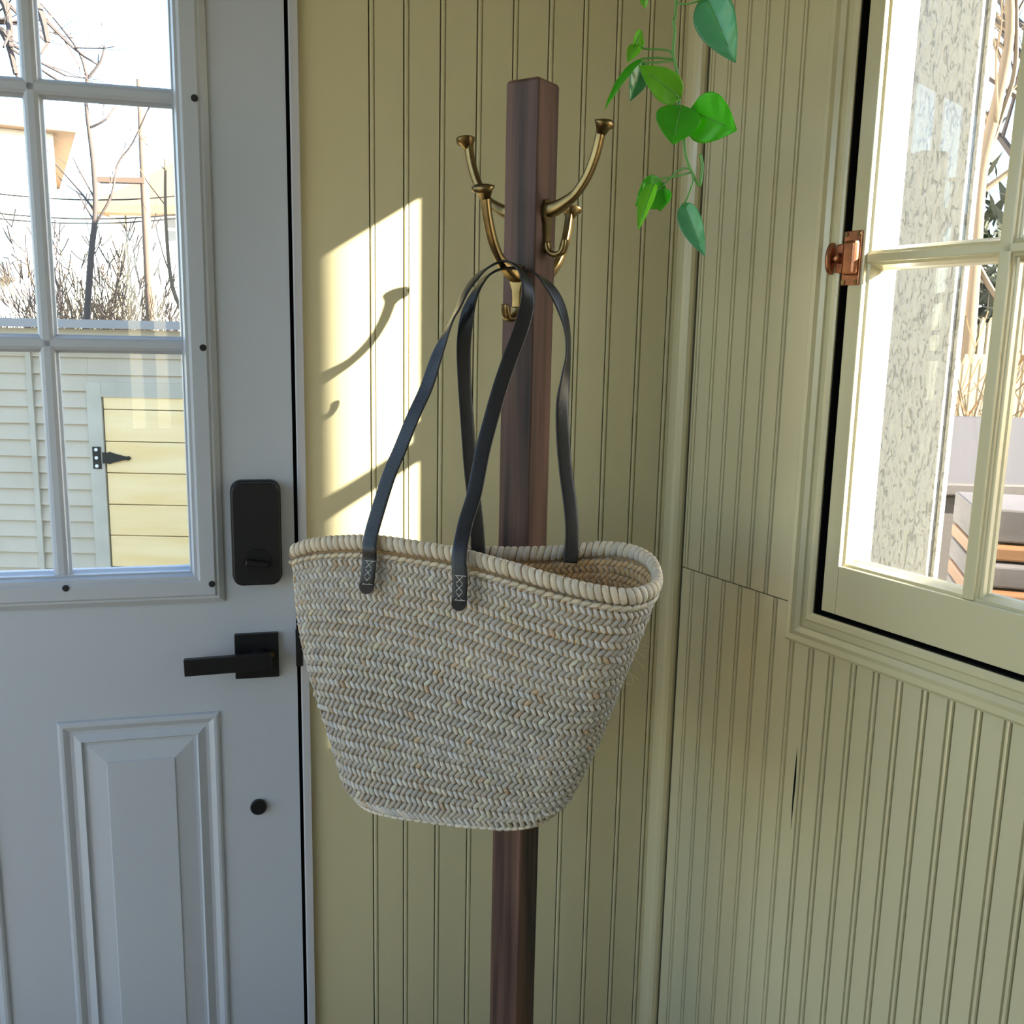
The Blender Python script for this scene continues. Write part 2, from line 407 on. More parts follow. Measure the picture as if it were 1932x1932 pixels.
for i in range(len(colx) - 1):
    for k in range(2):
        a = colx[i] + (.006 if i else 0); b = colx[i + 1] - (.006 if i + 1 < len(colx) - 1 else 0)
        z0 = rowz[k] + (.006 if k else 0); z1 = rowz[k + 1] - (.006 if k == 0 else 0)
        mb = MB(); mb.box(RW, a, b, -.024, -.021, z0, z1); new_obj('pane', mb, M['glass'], casing)
        mb = MB(); mb.rectprofile(RW, a, b, z0, z1, [(-.001, .0005), (.003, -.002), (.0065, -.012), (.0085, -.016), (.009, -.021), (0, -.021)])
        new_obj('glazing_bead', mb, M['olive'], casing)
# exterior reveal and sill, white
mb = MB()
mb.box(RW, WX0 - .03, WX0 + .004, -.085, -.050, WZ0 - .03, WZ1 + .03)
mb.box(RW, WX1 - .004, WX1 + .03, -.13, -.050, WZ0 - .03, WZ1 + .03)
mb.box(RW, WX0 - .03, WX1 + .03, -.10, -.050, WZ1 - .002, WZ1 + .03); mb.box(RW, WX0 - .03, WX1 + .03, -.15, -.050, WZ0 - .03, WZ0 + .02)
mb.box(RW, WX0 + .004, WX0 + .012, -.085, -.060, WZ0 + .02, WZ1 - .002)
new_obj('outer_frame', mb, M['white'], casing, bevel=.003)
# copper latch on the sash stile
lx0, lz = RW.hit(1601, 487, .0)
latch = MB()
Lc = RW.hit(1606, 487, .010)
lf = Frame(RW.p(Lc[0], .007, Lc[1]), WRv, NR)
latch.box(lf, -.014, .014, 0, .003, -.034, .034)
la = new_obj('latch', latch, M['copper'], casing, bevel=.001)
mb = MB(); mb.box(lf, -.008, .0135, .002, .013, -.0215, .0215); new_obj('latch_case', mb, M['copper'], la, bevel=.004)
mb = MB(); mb.box(lf, -.022, -.006, .002, .008, -.0185, .0185); new_obj('latch_bolt', mb, M['copper'], la, bevel=.002)
mb = MB()
mb.sweep([lf.p(-.012 - t, .010, 0) for t in (0, .006, .012)], NR, [.007, .0055, .0045], [.007, .0055, .0045], 12)
mb.sweep([lf.p(-.022 - t, .011, 0) for t in (0, .0015, .0045, .006)], NR, [.006, .0105, .0105, .005], [.012, .0205, .0205, .011], 16)
new_obj('latch_knob', mb, M['copper'], la, smooth=True)
for sxx in (-.010, .010):
    for szz in (-.030, .030):
        mb = MB(); c = lf.p(sxx, .003, szz); mb.sweep([c, c + NR * .0012], WRv, .003, .003, 10); new_obj('screw', mb, M['brass'], la)

# ================================================================== DOOR
door = struct('door_1', MB(), M['door']) if False else None
YF = 0.004                                             # face of the door
g1, gb = B.hit(361, 1075, -.004)                     # right edge & bottom of glass (a measured leftwards)
gm_low = B.hit(118, 1080, -.004)[0]; gm_hi = B.hit(60, 170, -.004)[0]
gm = (gm_low + gm_hi) / 2
za = B.hit(220, 650, -.004)[1]; zb = B.hit(200, 176, -.004)[1]
pw = gm - g1; ph = zb - za
ncol = 2 if (g1 + 3 * pw) > D1 - .08 else 3
GR = (g1, g1 + ncol * pw, gb, zb + ph)
mb = MB(); T0 = -.040
mb.box(B, D0, GR[0], T0, YF, .012, DH - .003); mb.box(B, GR[1], D1, T0, YF, .012, DH - .003)
mb.box(B, GR[0], GR[1], T0, YF, .012, GR[2]); mb.box(B, GR[0], GR[1], T0, YF, GR[3], DH - .003)
door = struct('door_1', mb, M['door'])
# lite frame (raised plastic frame round the glass)
LFW = .047
mb = MB()
mb.rectprofile(B, GR[0], GR[1], GR[2], GR[3], [(-LFW, YF), (-LFW, YF + .004), (-LFW + .007, YF + .009), (-LFW + .010, YF + .009), (-LFW + .013, YF + .012), (-.014, YF + .013), (-.010, YF + .010), (-.006, YF + .010), (-.003, YF + .004), (0, YF - .010), (.003, YF - .020), (.003, -.026)])
lf_ = new_obj('glass_frame', mb, M['door'], door)
for cx_ in range(1, ncol):
    x = g1 + cx_ * pw; mb = MB()
    mb.extrude(B, [(x - .0125, -.012), (x - .0125, -.006), (x - .0095, -.002), (x - .0085, .002), (x - .004, .0045), (x + .004, .0045), (x + .0085, .002), (x + .0095, -.002), (x + .0125, -.006), (x + .0125, -.012)], GR[2], GR[3])
    new_obj('muntin', mb, M['door'], door)
for z in (za, zb):
    mb = MB(); pr = [(-.0125, -.012), (-.0125, -.006), (-.0095, -.002), (-.0085, .002), (-.004, .0045), (.004, .0045), (.0085, .002), (.0095, -.002), (.0125, -.006), (.0125, -.012)]
    nn = len(pr); mb.add([B.p(x, y, z + q) for x in (GR[0], GR[1]) for q, y in pr], [(i, (i + 1) % nn, nn + (i + 1) % nn, nn + i) for i in range(nn)] + [tuple(range(nn)), tuple(range(nn, 2 * nn))])
    new_obj('muntin', mb, M['door'], door)
zz = [GR[2], za, zb, GR[3]]
for i in range(ncol):
    for k in range(3):
        mb = MB(); mb.box(B, g1 + i * pw + (.003 if i else 0), g1 + (i + 1) * pw - (.003 if i < ncol - 1 else 0), -.024, -.020, zz[k] + (.003 if k else 0), zz[k + 1] - (.003 if k < 2 else 0))
        new_obj('pane', mb, M['glass'], door)
for px, py in ((367, 185), (383, 656), (400, 1102), (124, 1110)):
    a, z = B.hit(px, py, YF + .013); c = B.p(a, YF + .0125, z); mb = MB(); mb.sweep([c, c + NB * .0012, c + NB * .0016], WBv, [.0048, .0048, .003], [.0048, .0048, .003], 12)
    new_obj('screw_cap', mb, M['rubber'], door)
for z in (GR[3] - .05,):
    a = GR[1] + .03; c = B.p(a, YF + .0125, z); mb = MB(); mb.sweep([c, c + NB * .0012], WBv, .0048, .0048, 12); new_obj('screw_cap', mb, M['rubber'], door)
# lower embossed panels
pr_a, pz = B.hit(415, 1341, YF); pl_a, _ = B.hit(106, 1357, YF)
pwid = pl_a - pr_a
def panel(x0, x1, z0, z1):
    mb = MB()
    mb.rectprofile(B, x0, x1, z0, z1, [(0, YF), (.002, YF + .0035), (.005, YF + .005), (.009, YF + .0052), (.013, YF + .003), (.017, YF + .0005), (.022, YF + .0005), (.030, YF + .0045), (.033, YF + .006), (.036, YF + .0015), (.040, YF + .0015), (.066, YF + .0065), (.068, YF + .0085), (.070, YF + .0085)])
    vs = [B.p(x, YF + .0085, z) for x, z in ((x0 + .07, z0 + .07), (x1 - .07, z0 + .07), (x1 - .07, z1 - .07), (x0 + .07, z1 - .07))]
    mb.add(vs, [(0, 1, 2, 3)]); return new_obj('embossed_panel', mb, M['door'], door)
panel(pr_a, pl_a, .22, pz); 
if pl_a + .09 + pwid < D1: panel(pl_a + .09, pl_a + .09 + pwid, .22, pz)
# smart deadbolt
k1 = B.hit(427, 1103, YF); k0 = B.hit(529, 905, YF + .02)
kz0 = B.hit(480, 1103, YF + .02)[1]; kz1 = B.hit(480, 910, YF + .02)[1]
ka0 = B.hit(529, 1000, YF + .025)[0]; ka1 = B.hit(437, 1000, YF + .025)[0]
kc = ((ka0 + ka1) / 2, (kz0 + kz1) / 2); hw = (ka1 - ka0) / 2; hh = (kz1 - kz0) / 2
def rrect(fr, cx, cz, hw, hh, r, y, n=5):
    out = []
    for qx, qz, a0 in ((1, 1, 0), (-1, 1, 90), (-1, -1, 180), (1, -1, 270)):
        for i in range(n + 1):
            t = math.radians(a0 + 90 * i / n); out.append(fr.p(cx + qx * (hw - r) + r * math.cos(t), y, cz + qz * (hh - r) + r * math.sin(t)))
    return out
def rslab(fr, cx, cz, hw, hh, r, layers):
    mb = MB(); vs = []; n = None
    for y, ins in layers:
        L = rrect(fr, cx, cz, hw - ins, hh - ins, max(r - ins, .0005), y); n = len(L); vs += L
    fs = [(l * n + i, l * n + (i + 1) % n, (l + 1) * n + (i + 1) % n, (l + 1) * n + i) for l in range(len(layers) - 1) for i in range(n)]
    fs += [tuple(range(n)), tuple(range((len(layers) - 1) * n, len(layers) * n))]
    mb.add(vs, fs); return mb
bolt = new_obj('deadbolt', rslab(B, kc[0], kc[1], hw, hh, .014, [(YF, -.0015), (YF + .012, -.0015), (YF + .0125, 0), (YF + .024, 0), (YF + .0265, .001), (YF + .028, .003)]), M['black'], door)
bolt['label'] = 'black keyless deadbolt housing'
zs = kz0 + (kz1 - kz0) * .44
mb = MB(); mb.box(B, ka0 + .003, ka1 - .003, YF + .0275, YF + .0283, zs, zs + .001); new_obj('cover_seam', mb, M['rubber'], bolt)
tz = B.hit(485, 1062, YF + .028)[1]; ta = B.hit(485, 1062, YF + .028)[0]
c = B.p(ta, YF + .0275, tz)
mb = MB(); mb.sweep([c, c + NB * .002, c + NB * .0022, c + NB * .0008], WBv, [.021, .021, .0185, .018], [.021, .021, .0185, .018], 28)
new_obj('turn_ring', mb, M['gloss'], bolt)
f2 = Frame(c, (WBv * math.cos(.17) + Vector((0, 0, 1)) * math.sin(.17)), NB, (Vector((0, 0, 1)) * math.cos(.17) - WBv * math.sin(.17)))
mb = MB(); mb.box(f2, -.0165, .0165, .001, .012, -.0045, .0045); new_obj('thumb_turn', mb, M['gloss'], bolt, bevel=.002)
c2 = B.p(ta, YF + .0275, kz0 + .0065); mb = MB(); mb.sweep([c2, c2 + NB * .0012], WBv, .0035, .0035, 12); new_obj('set_screw', mb, M['rubber'], bolt)
for dx, dz in ((0, .027), (.026, 0), (-.026, 0)):
    mb = MB(); mb.box(B, ta + dx - .001, ta + dx + .001, YF + .0277, YF + .0284, tz + dz - .002, tz + dz + .002); new_obj('position_mark', mb, M['gloss'], bolt)
# flat imprint strip (illegible raised lettering on the battery cover)
for i, wd in enumerate((.0022, .0016, .0024, .0012, .002)):
    mb = MB(); xx = ta + .006 - i * .0028; mb.box(B, xx, xx + wd, YF + .0277, YF + .0283, zs + .007, zs + .0085); new_obj('imprint', mb, M['gloss'], bolt)
# lever set
ra0 = B.hit(526, 1235, YF + .008)[0]; ra1 = B.hit(443, 1235, YF + .008)[0]; rz0 = B.hit(485, 1279, YF + .008)[1]; rz1 = B.hit(485, 1196, YF + .008)[1]
lev = new_obj('lever_rosette', rslab(B, (ra0 + ra1) / 2, (rz0 + rz1) / 2, (ra1 - ra0) / 2, (rz1 - rz0) / 2, .0015, [(YF, 0), (YF + .008, 0), (YF + .009, .001)]), M['gloss'], door)
ca, cz_ = (ra0 + ra1) / 2, (rz0 + rz1) / 2
c = B.p(ca - .004, YF + .008, cz_); mb = MB(); mb.sweep([c, c + NB * .03], WBv, .0125, .0125, 20); new_obj('lever_neck', mb, M['gloss'], lev, smooth=False)
la1 = B.hit(347, 1262, YF + .045); la0 = B.hit(512, 1249, YF + .045)
tl = math.atan2(la1[1] - la0[1], la1[0] - la0[0]); f2 = Frame(B.p(la0[0], YF + .034, la0[1]), WBv * math.cos(tl) + Vector((0, 0, 1)) * math.sin(tl), NB, Vector((0, 0, 1)) * math.cos(tl) - WBv * math.sin(tl))
LL = math.hypot(la1[0] - la0[0], la1[1] - la0[1])
mb = MB(); mb.box(f2, 0, LL, 0, .011, -.0125, .0125); new_obj('lever_handle', mb, M['gloss'], lev, bevel=.0008)
c = B.p(B.hit(513, 1236, YF + .01)[0], YF + .009, B.hit(513, 1236, YF + .01)[1]); mb = MB(); mb.sweep([c, c + NB * .001, c + NB * .0014], WBv, [.004, .0035, .002], [.004, .0035, .002], 12); new_obj('privacy_pin', mb, M['brass'], lev)
# round viewer-like cap
q = B.hit(488, 1521, YF); c = B.p(q[0], YF, q[1]); mb = MB()
mb.sweep([c, c + NB * .005, c + NB * .007, c + NB * .006, c + NB * .004], WBv, [.0125, .0125, .011, .009, .007], [.0125, .0125, .011, .009, .007], 24)
cp = new_obj('round_lock_cap', mb, M['gloss'], door)
mb = MB(); mb.box(B, q[0] - .0025, q[0] + .0025, YF + .003, YF + .0065, q[1] - .004, q[1] + .004); new_obj('key_slot', mb, M['black'], cp)
# jamb: weather-strip gap, jamb face, casing edge
mb = MB(); mb.box(B, D0 - .006, D0 - .0002, -.03, -.006, 0, DH); 
gapo = struct('trim_2', mb, M['darkgap'])
j0 = D0 - .0055
mb = MB()
mb.extrude(B, [(j0, -.04), (j0, .006), (j0 - .002, .009), (j0 - .0085, .009), (j0 - .0095, .006), (j0 - .0115, .006), (j0 - .0125, .010), (Jx + .006, .010), (Jx + .004, .004), (Jx + .0035, -.04)], 0, DH + .006)
struct('trim_3', mb, M['jamb'])
mb = MB(); mb.box(B, D1 + .0005, D1 + .03, -.04, .009, 0, DH + .006); struct('trim_4', mb, M['jamb'])
mb = MB(); mb.box(B, Jx, D1 + .03, -.04, .009, DH + .006, DH + .03); struct('trim_5', mb, M['jamb'])
# latch strike seen in the gap
q = B.hit(565, 1222, .01); mb = MB(); mb.box(B, D0 - .0085, D0 + .0015, .009, .0105, q[1] - .030, q[1] + .030); new_obj('strike_plate', mb, M['black'], gapo, bevel=.001)

# ================================================================== COAT STAND
PC = atY(998, 500, 1.275); PX, PY = PC.x, PC.y
al = math.radians(33.7)
nL = Vector((-math.sin(al), -math.cos(al), 0)); nRt = Vector((math.cos(al), -math.sin(al), 0))
PF = Frame((PX, PY, 0), nRt, nL)                       # x along right-face normal, y along left-face normal
hs = .0243; ch = .0015
topz = atY(1011, 144, PY - .03).z
stand = thing('coat_stand', 'dark-stained square wooden coat stand with brass hooks in the corner', 'coat stand', (PX, PY, 0))
mb = MB()
oc = [(hs, hs - ch), (hs - ch, hs), (-hs + ch, hs), (-hs, hs - ch), (-hs, -hs + ch), (-hs + ch, -hs), (hs - ch, -hs), (hs, -hs + ch)]
vs = []
for z, s_ in ((.05, 1), (topz - .004, 1), (topz - .001, .94), (topz, .88)):
    vs += [PF.p(x * s_, y * s_, z) for x, y in oc]
fs = [(l * 8 + i, l * 8 + (i + 1) % 8, (l + 1) * 8 + (i + 1) % 8, (l + 1) * 8 + i) for l in range(3) for i in range(8)] + [tuple(range(8)), tuple(range(24, 32))]
mb.add(vs, fs); new_obj('post', mb, M['wood'], stand)
for k in range(4):
    an = math.pi / 2 * k; dv = PF.X * math.cos(an) + PF.Y * math.sin(an)
    mb = MB(); mb.sweep([PF.p(0, 0, .16) + dv * .02, PF.p(0, 0, .12) + dv * .08, PF.p(0, 0, .03) + dv * .17, PF.p(0, 0, .016) + dv * .20], Vector((0, 0, 1)).cross(dv), .016, .016, 8, 5)
    new_obj('foot', mb, M['wood'], stand)
def hook(fn, ft, zc_, shift=0.0):
    """fn outward normal, ft tangential; zc_ = plate centre height"""
    o = Vector((PX, PY, zc_)) + fn * hs + ft * shift
    P = lambda u, v: o + fn * u + Vector((0, 0, v))
    ctl = [P(.001, .020), P(.012, .021), P(.026, .027), P(.043, .038), P(.058, .057), P(.068, .079), P(.073, .097), P(.0755, .110)]
    path = catmull(ctl, 4); n = len(path)
    hwid = [(.0100 if i < 4 else .0100 - (.0100 - .0055) * min((i - 4) / 8, 1)) for i in range(n)]
    hth = [.0100 - .0050 * min(i / 12, 1) for i in range(n)]
    mb = MB(); mb.sweep(path, ft, hwid, hth, 16, 4.0)
    hk = new_obj('hook', mb, M['brass'], stand, smooth=True)
    mb = MB(); e = path[-1]
    mb.sweep([e - Vector((0, 0, .006)), e + fn * .002 + Vector((0, 0, .002)), e + fn * .004 + Vector((0, 0, .005)), e + fn * .005 + Vector((0, 0, .0085)), e + fn * .005 + Vector((0, 0, .0098))], ft, [.0065, .0105, .0150, .0145, .0105], [.005, .0085, .0120, .0115, .008], 18)
    new_obj('hook_tip', mb, M['brass'], hk, smooth=True)
    mb = MB(); f = Frame(o, ft, fn)
    L = [(-.0105, .010), (-.0115, .022), (-.008, .031), (0, .034), (.008, .031), (.0115, .022), (.0105, .010), (.007, .001), (.006, -.012), (.0068, -.028), (.005, -.033), (-.005, -.033), (-.0068, -.028), (-.006, -.012), (-.007, .001)]
    n = len(L); vs = [f.p(x, y, z) for y in (0, .004) for x, z in L] + [f.p(x * .8, .0055, z * .93) for x, z in L]
    mb.add(vs, [(l * n + i, l * n + (i + 1) % n, (l + 1) * n + (i + 1) % n, (l + 1) * n + i) for l in range(2) for i in range(n)] + [tuple(range(2 * n, 3 * n)), tuple(range(n))])
    new_obj('back_plate', mb, M['brass'], hk)
    ctl = [P(.003, -.020), P(.0055, -.030), P(.014, -.035), P(.024, -.033), P(.0285, -.024), P(.029, -.017)]
    pa = catmull(ctl, 4); mb = MB(); mb.sweep(pa, ft, [.0068 - .0012 * i / len(pa) for i in range(len(pa))], [.0042 - .001 * i / len(pa) for i in range(len(pa))], 12, 2.8)
    new_obj('lower_hook', mb, M['brass'], hk, smooth=True)
    mb = MB(); c = f.p(-.0062, .0052, .0165); mb.sweep([c, c + fn * .001, c + fn * .0016], ft, [.0038, .0036, .002], [.0038, .0036, .002], 12)
    new_obj('screw', mb, M['black'], hk)
zA = atY(1026, 427, PY - .015).z; zBk = atY(973, 549, PY - .03).z
hook(nRt, -nL, zA); hook(-nRt, nL, zA - .0); hook(nL, nRt, zBk); hook(-nL, -nRt, zBk)

# ================================================================== STRAW BASKET
rim_c = [(555, 1045, 1.195), (600, 1030, 1.172), (697, 1026, 1.142), (780, 1036, 1.118), (870, 1052, 1.092), (960, 1076, 1.062), (1050, 1103, 1.038), (1130, 1122, 1.022), (1195, 1128, 1.022),
         (1238, 1108, 1.055), (1230, 1066, 1.105), (1190, 1044, 1.138), (1130, 1038, 1.158), (1060, 1045, 1.163), (980, 1048, 1.170), (880, 1046, 1.180), (770, 1044, 1.190), (650, 1042, 1.202)]
bot_c = [(655, 1500, 1.165), (672, 1522, 1.140), (715, 1538, 1.118), (775, 1548, 1.098), (840, 1557, 1.080), (905, 1564, 1.064), (970, 1567, 1.052), (1020, 1560, 1.048), (1055, 1540, 1.055),
         (1073, 1505, 1.080), (1065, 1480, 1.110), (1040, 1470, 1.130), (1000, 1468, 1.140), (950, 1470, 1.146), (890, 1474, 1.152), (830, 1480, 1.160), (760, 1486, 1.166), (690, 1492, 1.172)]
NS = 12
KY = 1.02
rim = catmull([atY(a, b, c * KY) for a, b, c in rim_c], NS, True); bot = catmull([atY(a, b, c * KY) for a, b, c in bot_c], NS, True)
NT = len(rim)
cen_r = sum(rim, Vector()) / NT; cen_b = sum(bot, Vector()) / NT
def lerp(a, b, t): return a + (b - a) * t
def surf(i, t):
    """i float index round, t 0 rim .. 1 bottom"""
    i0 = int(math.floor(i)) % NT; i1 = (i0 + 1) % NT; f = i - math.floor(i)
    a = lerp(rim[i0], rim[i1], f); b = lerp(bot[i0], bot[i1], f)
    bulge = .030 * math.sin(math.pi * min(t * 1.02, 1)) ** .9 if t < 1 else 0
    c = lerp(cen_r, cen_b, t); p = lerp(a, b, t)
    rad = p - c; rad.z = 0
    k = 1.0 + .055 * math.sin(math.pi * t)
    if t > .93: k -= .10 * ((t - .93) / .07) ** 2
    dent = .004 * math.sin(i / NT * 18 + t * 5)
    return c + Vector((0, 0, (p - c).z)) + rad * k + rad.normalized() * dent * math.sin(math.pi * t)
def snorm(i, t):
    e = .6; tt = min(t, .99)
    u = surf(i + e, tt) - surf(i - e, tt); v = surf(i, min(tt + .01, 1)) - surf(i, max(tt - .01, 0))
    n = u.cross(v).normalized(); c = lerp(cen_r, cen_b, tt)
    out_ = surf(i, tt) - c; out_.z = 0
    return n if n.dot(out_) > 0 else -n
bag = thing('straw_basket_bag', 'woven straw market basket with long black leather straps hanging from lower hook', 'basket', (cen_b.x, cen_b.y, min(b.z for b in bot)))
# inner shell
def tintof(base, v=.12):
    k = 1 + random.uniform(-v, v); h = random.uniform(-.04, .04)
    return (base[0] * k * (1 + h), base[1] * k, base[2] * k * (1 - h * 2))
STR = (.66, .58, .44)
mb = MB(); TT = 20
vs = []
for l in range(TT + 1):
    for i in range(NT):
        p = surf(i, l / TT); vs.append(p)
fs = [(l * NT + i, l * NT + (i + 1) % NT, (l + 1) * NT + (i + 1) % NT, (l + 1) * NT + i) for l in range(TT) for i in range(NT)]
vs.append(cen_b + Vector((0, 0, .006))); o = len(vs) - 1
fs += [(TT * NT + i, TT * NT + (i + 1) % NT, o) for i in range(NT)]
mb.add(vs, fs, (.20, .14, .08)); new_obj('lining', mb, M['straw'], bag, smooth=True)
# woven strands: 19 braided courses, each of two opposed rows
def strand(mb, c, dv, nv, L, W, T, tint):
    """a fat lens-shaped strand face"""
    sd = dv.cross(nv).normalized(); vs = []
    rings = ((-1, .0, 0), (-.78, .72, .55), (-.3, 1.0, .95), (.25, 1.0, 1.0), (.72, .80, .72), (1, .0, 0.15))
    SEG = 6
    vs.append(c - dv * L - nv * T * .5)
    for (a, w_, h_) in rings[1:-1]:
        for k in range(SEG):
            th = 2 * math.pi * k / SEG; cs, sn = math.cos(th), math.sin(th)
            vs.append(c + dv * (a * L) + sd * (W * w_ * math.copysign(abs(cs) ** .7, cs)) + nv * (T * h_ * (sn if sn > 0 else sn * .9)) + nv * (T * .25 * a))
    vs.append(c + dv * L)
    n = len(rings) - 2; fs = [(0, 1 + (k + 1) % SEG, 1 + k) for k in range(SEG)]
    for r_ in range(n - 1):
        fs += [(1 + r_ * SEG + k, 1 + r_ * SEG + (k + 1) % SEG, 1 + (r_ + 1) * SEG + (k + 1) % SEG, 1 + (r_ + 1) * SEG + k) for k in range(SEG)]
    e = len(vs) - 1; fs += [(e, 1 + (n - 1) * SEG + k, 1 + (n - 1) * SEG + (k + 1) % SEG) for k in range(SEG)]
    mb.add(vs, fs, tint)
NC = 19; t_top = .032; t_bot = .985
for ci in range(NC):
    mb = MB(); rowh = (t_bot - t_top) / NC
    for half in (0, 1):
        t = t_top + rowh * (ci + .27 + .5 * half)
        # arc length table
        ring = [surf(i, t) for i in range(NT + 1)]; acc = [0]
        for i in range(NT): acc.append(acc[-1] + (ring[i + 1] - ring[i]).length)
        per = acc[-1]; cnt = int(per / .0078); off = random.random()
        hgt = (surf(0, t + rowh / 2) - surf(0, t)).length
        j_ = 0
        for q_ in range(cnt):
            sarc = (q_ + off * .2 + (.5 if half else 0)) / cnt * per
            sarc %= per
            while not (acc[j_] <= sarc <= acc[j_ + 1]): j_ = (j_ + 1) % NT
            ii = j_ + (sarc - acc[j_]) / (acc[j_ + 1] - acc[j_])
            wob = .12 * rowh * math.sin(ii * .05 + ci) - .055 * math.cos(2 * math.pi * ii / NT) * math.sin(math.pi * min(1, max(0, (t - .02) / .95)))
            tj = t + wob + random.uniform(-.03, .03) * rowh
            p = surf(ii, tj); nv = snorm(ii, tj)
            ut = (surf(ii + .5, tj) - surf(ii - .5, tj)).normalized(); vt = (surf(ii, min(tj + .01, 1)) - surf(ii, tj - .01)).normalized()
            # orientation: index grows left->right on the near side
            a_ = math.radians((52 if half else 133) + random.uniform(-6, 6))
            dv = (ut * math.cos(a_) + vt * math.sin(a_)).normalized()
            dv = (dv - nv * dv.dot(nv)).normalized()
            if half: L, W, T = hgt * .84, .0031, .0030
            else: L, W, T = hgt * .90, .0033, .0026
            base = (.66, .635, .57) if half else (.48, .45, .385)
            if random.random() < .03: base = (.56, .43, .30)
            if random.random() < .05: base = (.64, .63, .50)
            strand(mb, p + nv * .0002, dv, nv, L, W * random.uniform(.9, 1.08), T * random.uniform(.85, 1.15), tintof(base))
            if t < .42:       # weave inside the mouth, the warm glow put into its tint
                strand(mb, p - nv * .0016, (ut * math.cos(a_) - vt * math.sin(a_)).normalized(), -nv, L, W, T, tintof((.88, .60, .30)))
    o = new_obj('braided_course', mb, M['straw'], bag, smooth=True, recalc=False)
# wrapped rim: core + individual wraps
mb = MB(); up = Vector((0, 0, 1))
rp = [surf(i, 0) + Vector((0, 0, .002)) for i in range(0, NT, 2)]
rimo_pts = rp + [rp[0], rp[1]]
mb.sweep(rimo_pts, up, .0085, .0055, 10, cap=False, tint=(.30, .22, .13)); rimo = new_obj('rim', mb, M['straw'], bag, smooth=True)
ring = [surf(i, 0) + Vector((0, 0, .002)) for i in range(NT + 1)]; acc = [0]
for i in range(NT): acc.append(acc[-1] + (ring[i + 1] - ring[i]).length)
per = acc[-1]; nw = int(per / .0088); j_ = 0
def rimpt(s_):
    s_ %= per; j = 0
    lo, hi = 0, NT
    while hi - lo > 1:
        m_ = (lo + hi) // 2
        if acc[m_] <= s_: lo = m_
        else: hi = m_
    f = (s_ - acc[lo]) / (acc[lo + 1] - acc[lo]); return lerp(ring[lo], ring[lo + 1], f), lo + f
for q_ in range(nw):
    s_ = (q_ + random.uniform(-.06, .06)) / nw * per; wd_ = per / nw * .5
    p0_, ii = rimpt(s_); pa, _ = rimpt(s_ - .002); pb, _ = rimpt(s_ + .002); tv = (pb - pa).normalized()
    side = tv.cross(up).normalized(); mb = MB(); vs = []; SEG = 12; tn = tintof((.74, .65, .50), .10)
    th0 = random.uniform(-.25, .05)
    for (a, rr) in ((-1, .86), (-.7, 1.05), (0, 1.14), (.7, 1.07), (1, .86)):
        for k in range(SEG):
            th = 2 * math.pi * k / SEG
            sl_ = -.35 * math.sin(th) + th0 * math.sin(th)
            vs.append(p0_ + tv * (wd_ * (a + sl_)) + up * (.0090 * rr * math.sin(th)) + side * (.0060 * rr * math.cos(th)))
    fs = [(r_ * SEG + k, r_ * SEG + (k + 1) % SEG, (r_ + 1) * SEG + (k + 1) % SEG, (r_ + 1) * SEG + k) for r_ in range(4) for k in range(SEG)]
    mb.add(vs, fs, tn); new_obj('rim_wrap', mb, M['straw'], rimo, smooth=True)
# cord under the rim and along the base
mb = MB()
n2 = int(per / .011)
for q_ in range(n2):
    _, ii = rimpt(q_ / n2 * per); t = .040; p = surf(ii, t); nv = snorm(ii, t); ut = (surf(ii + .5, t) - surf(ii - .5, t)).normalized()
    dv = (ut + Vector((0, 0, .22))).normalized()
    strand(mb, p + nv * .0030, dv, nv, .0085, .0030, .0030, tintof((.70, .62, .46)))
new_obj('rim_cord', mb, M['straw'], bag, smooth=True, recalc=False)
mb = MB()
for q_ in range(70):
    ii = q_ / 70 * NT; p = surf(ii, .995); nv = snorm(ii, .98); ut = (surf(ii + .5, .99) - surf(ii - .5, .99)).normalized()
    strand(mb, p + nv * .001 + Vector((0, 0, -.001)), (ut + Vector((0, 0, .12))).normalized(), nv, .0078, .0026, .003, tintof((.78, .72, .58)))
new_obj('base_cord', mb, M['straw'], bag, smooth=True, recalc=False)
mb = MB()
for q_ in range(46):
    ii = random.choice([random.uniform(90, 130), random.uniform(0, 110), random.uniform(95, 112)]); t = random.uniform(.15, .97)
    p = surf(ii, t); nv = snorm(ii, t); pts = [p]; dv = (nv + Vector((random.uniform(-.8, .8), random.uniform(-.3, .3), random.uniform(-.7, .7)))).normalized(); L = random.uniform(.006, .022)
    for k in range(5):
        pts.append(pts[-1] + dv * L / 5); dv = (dv + Vector((random.uniform(-.35, .35), random.uniform(-.2, .2), random.uniform(-.4, .2)))).normalized()
    mb.tube(pts, .00016, 3, (.75, .66, .45))
new_obj('loose_fibres', mb, M['straw'], bag, kind='stuff')

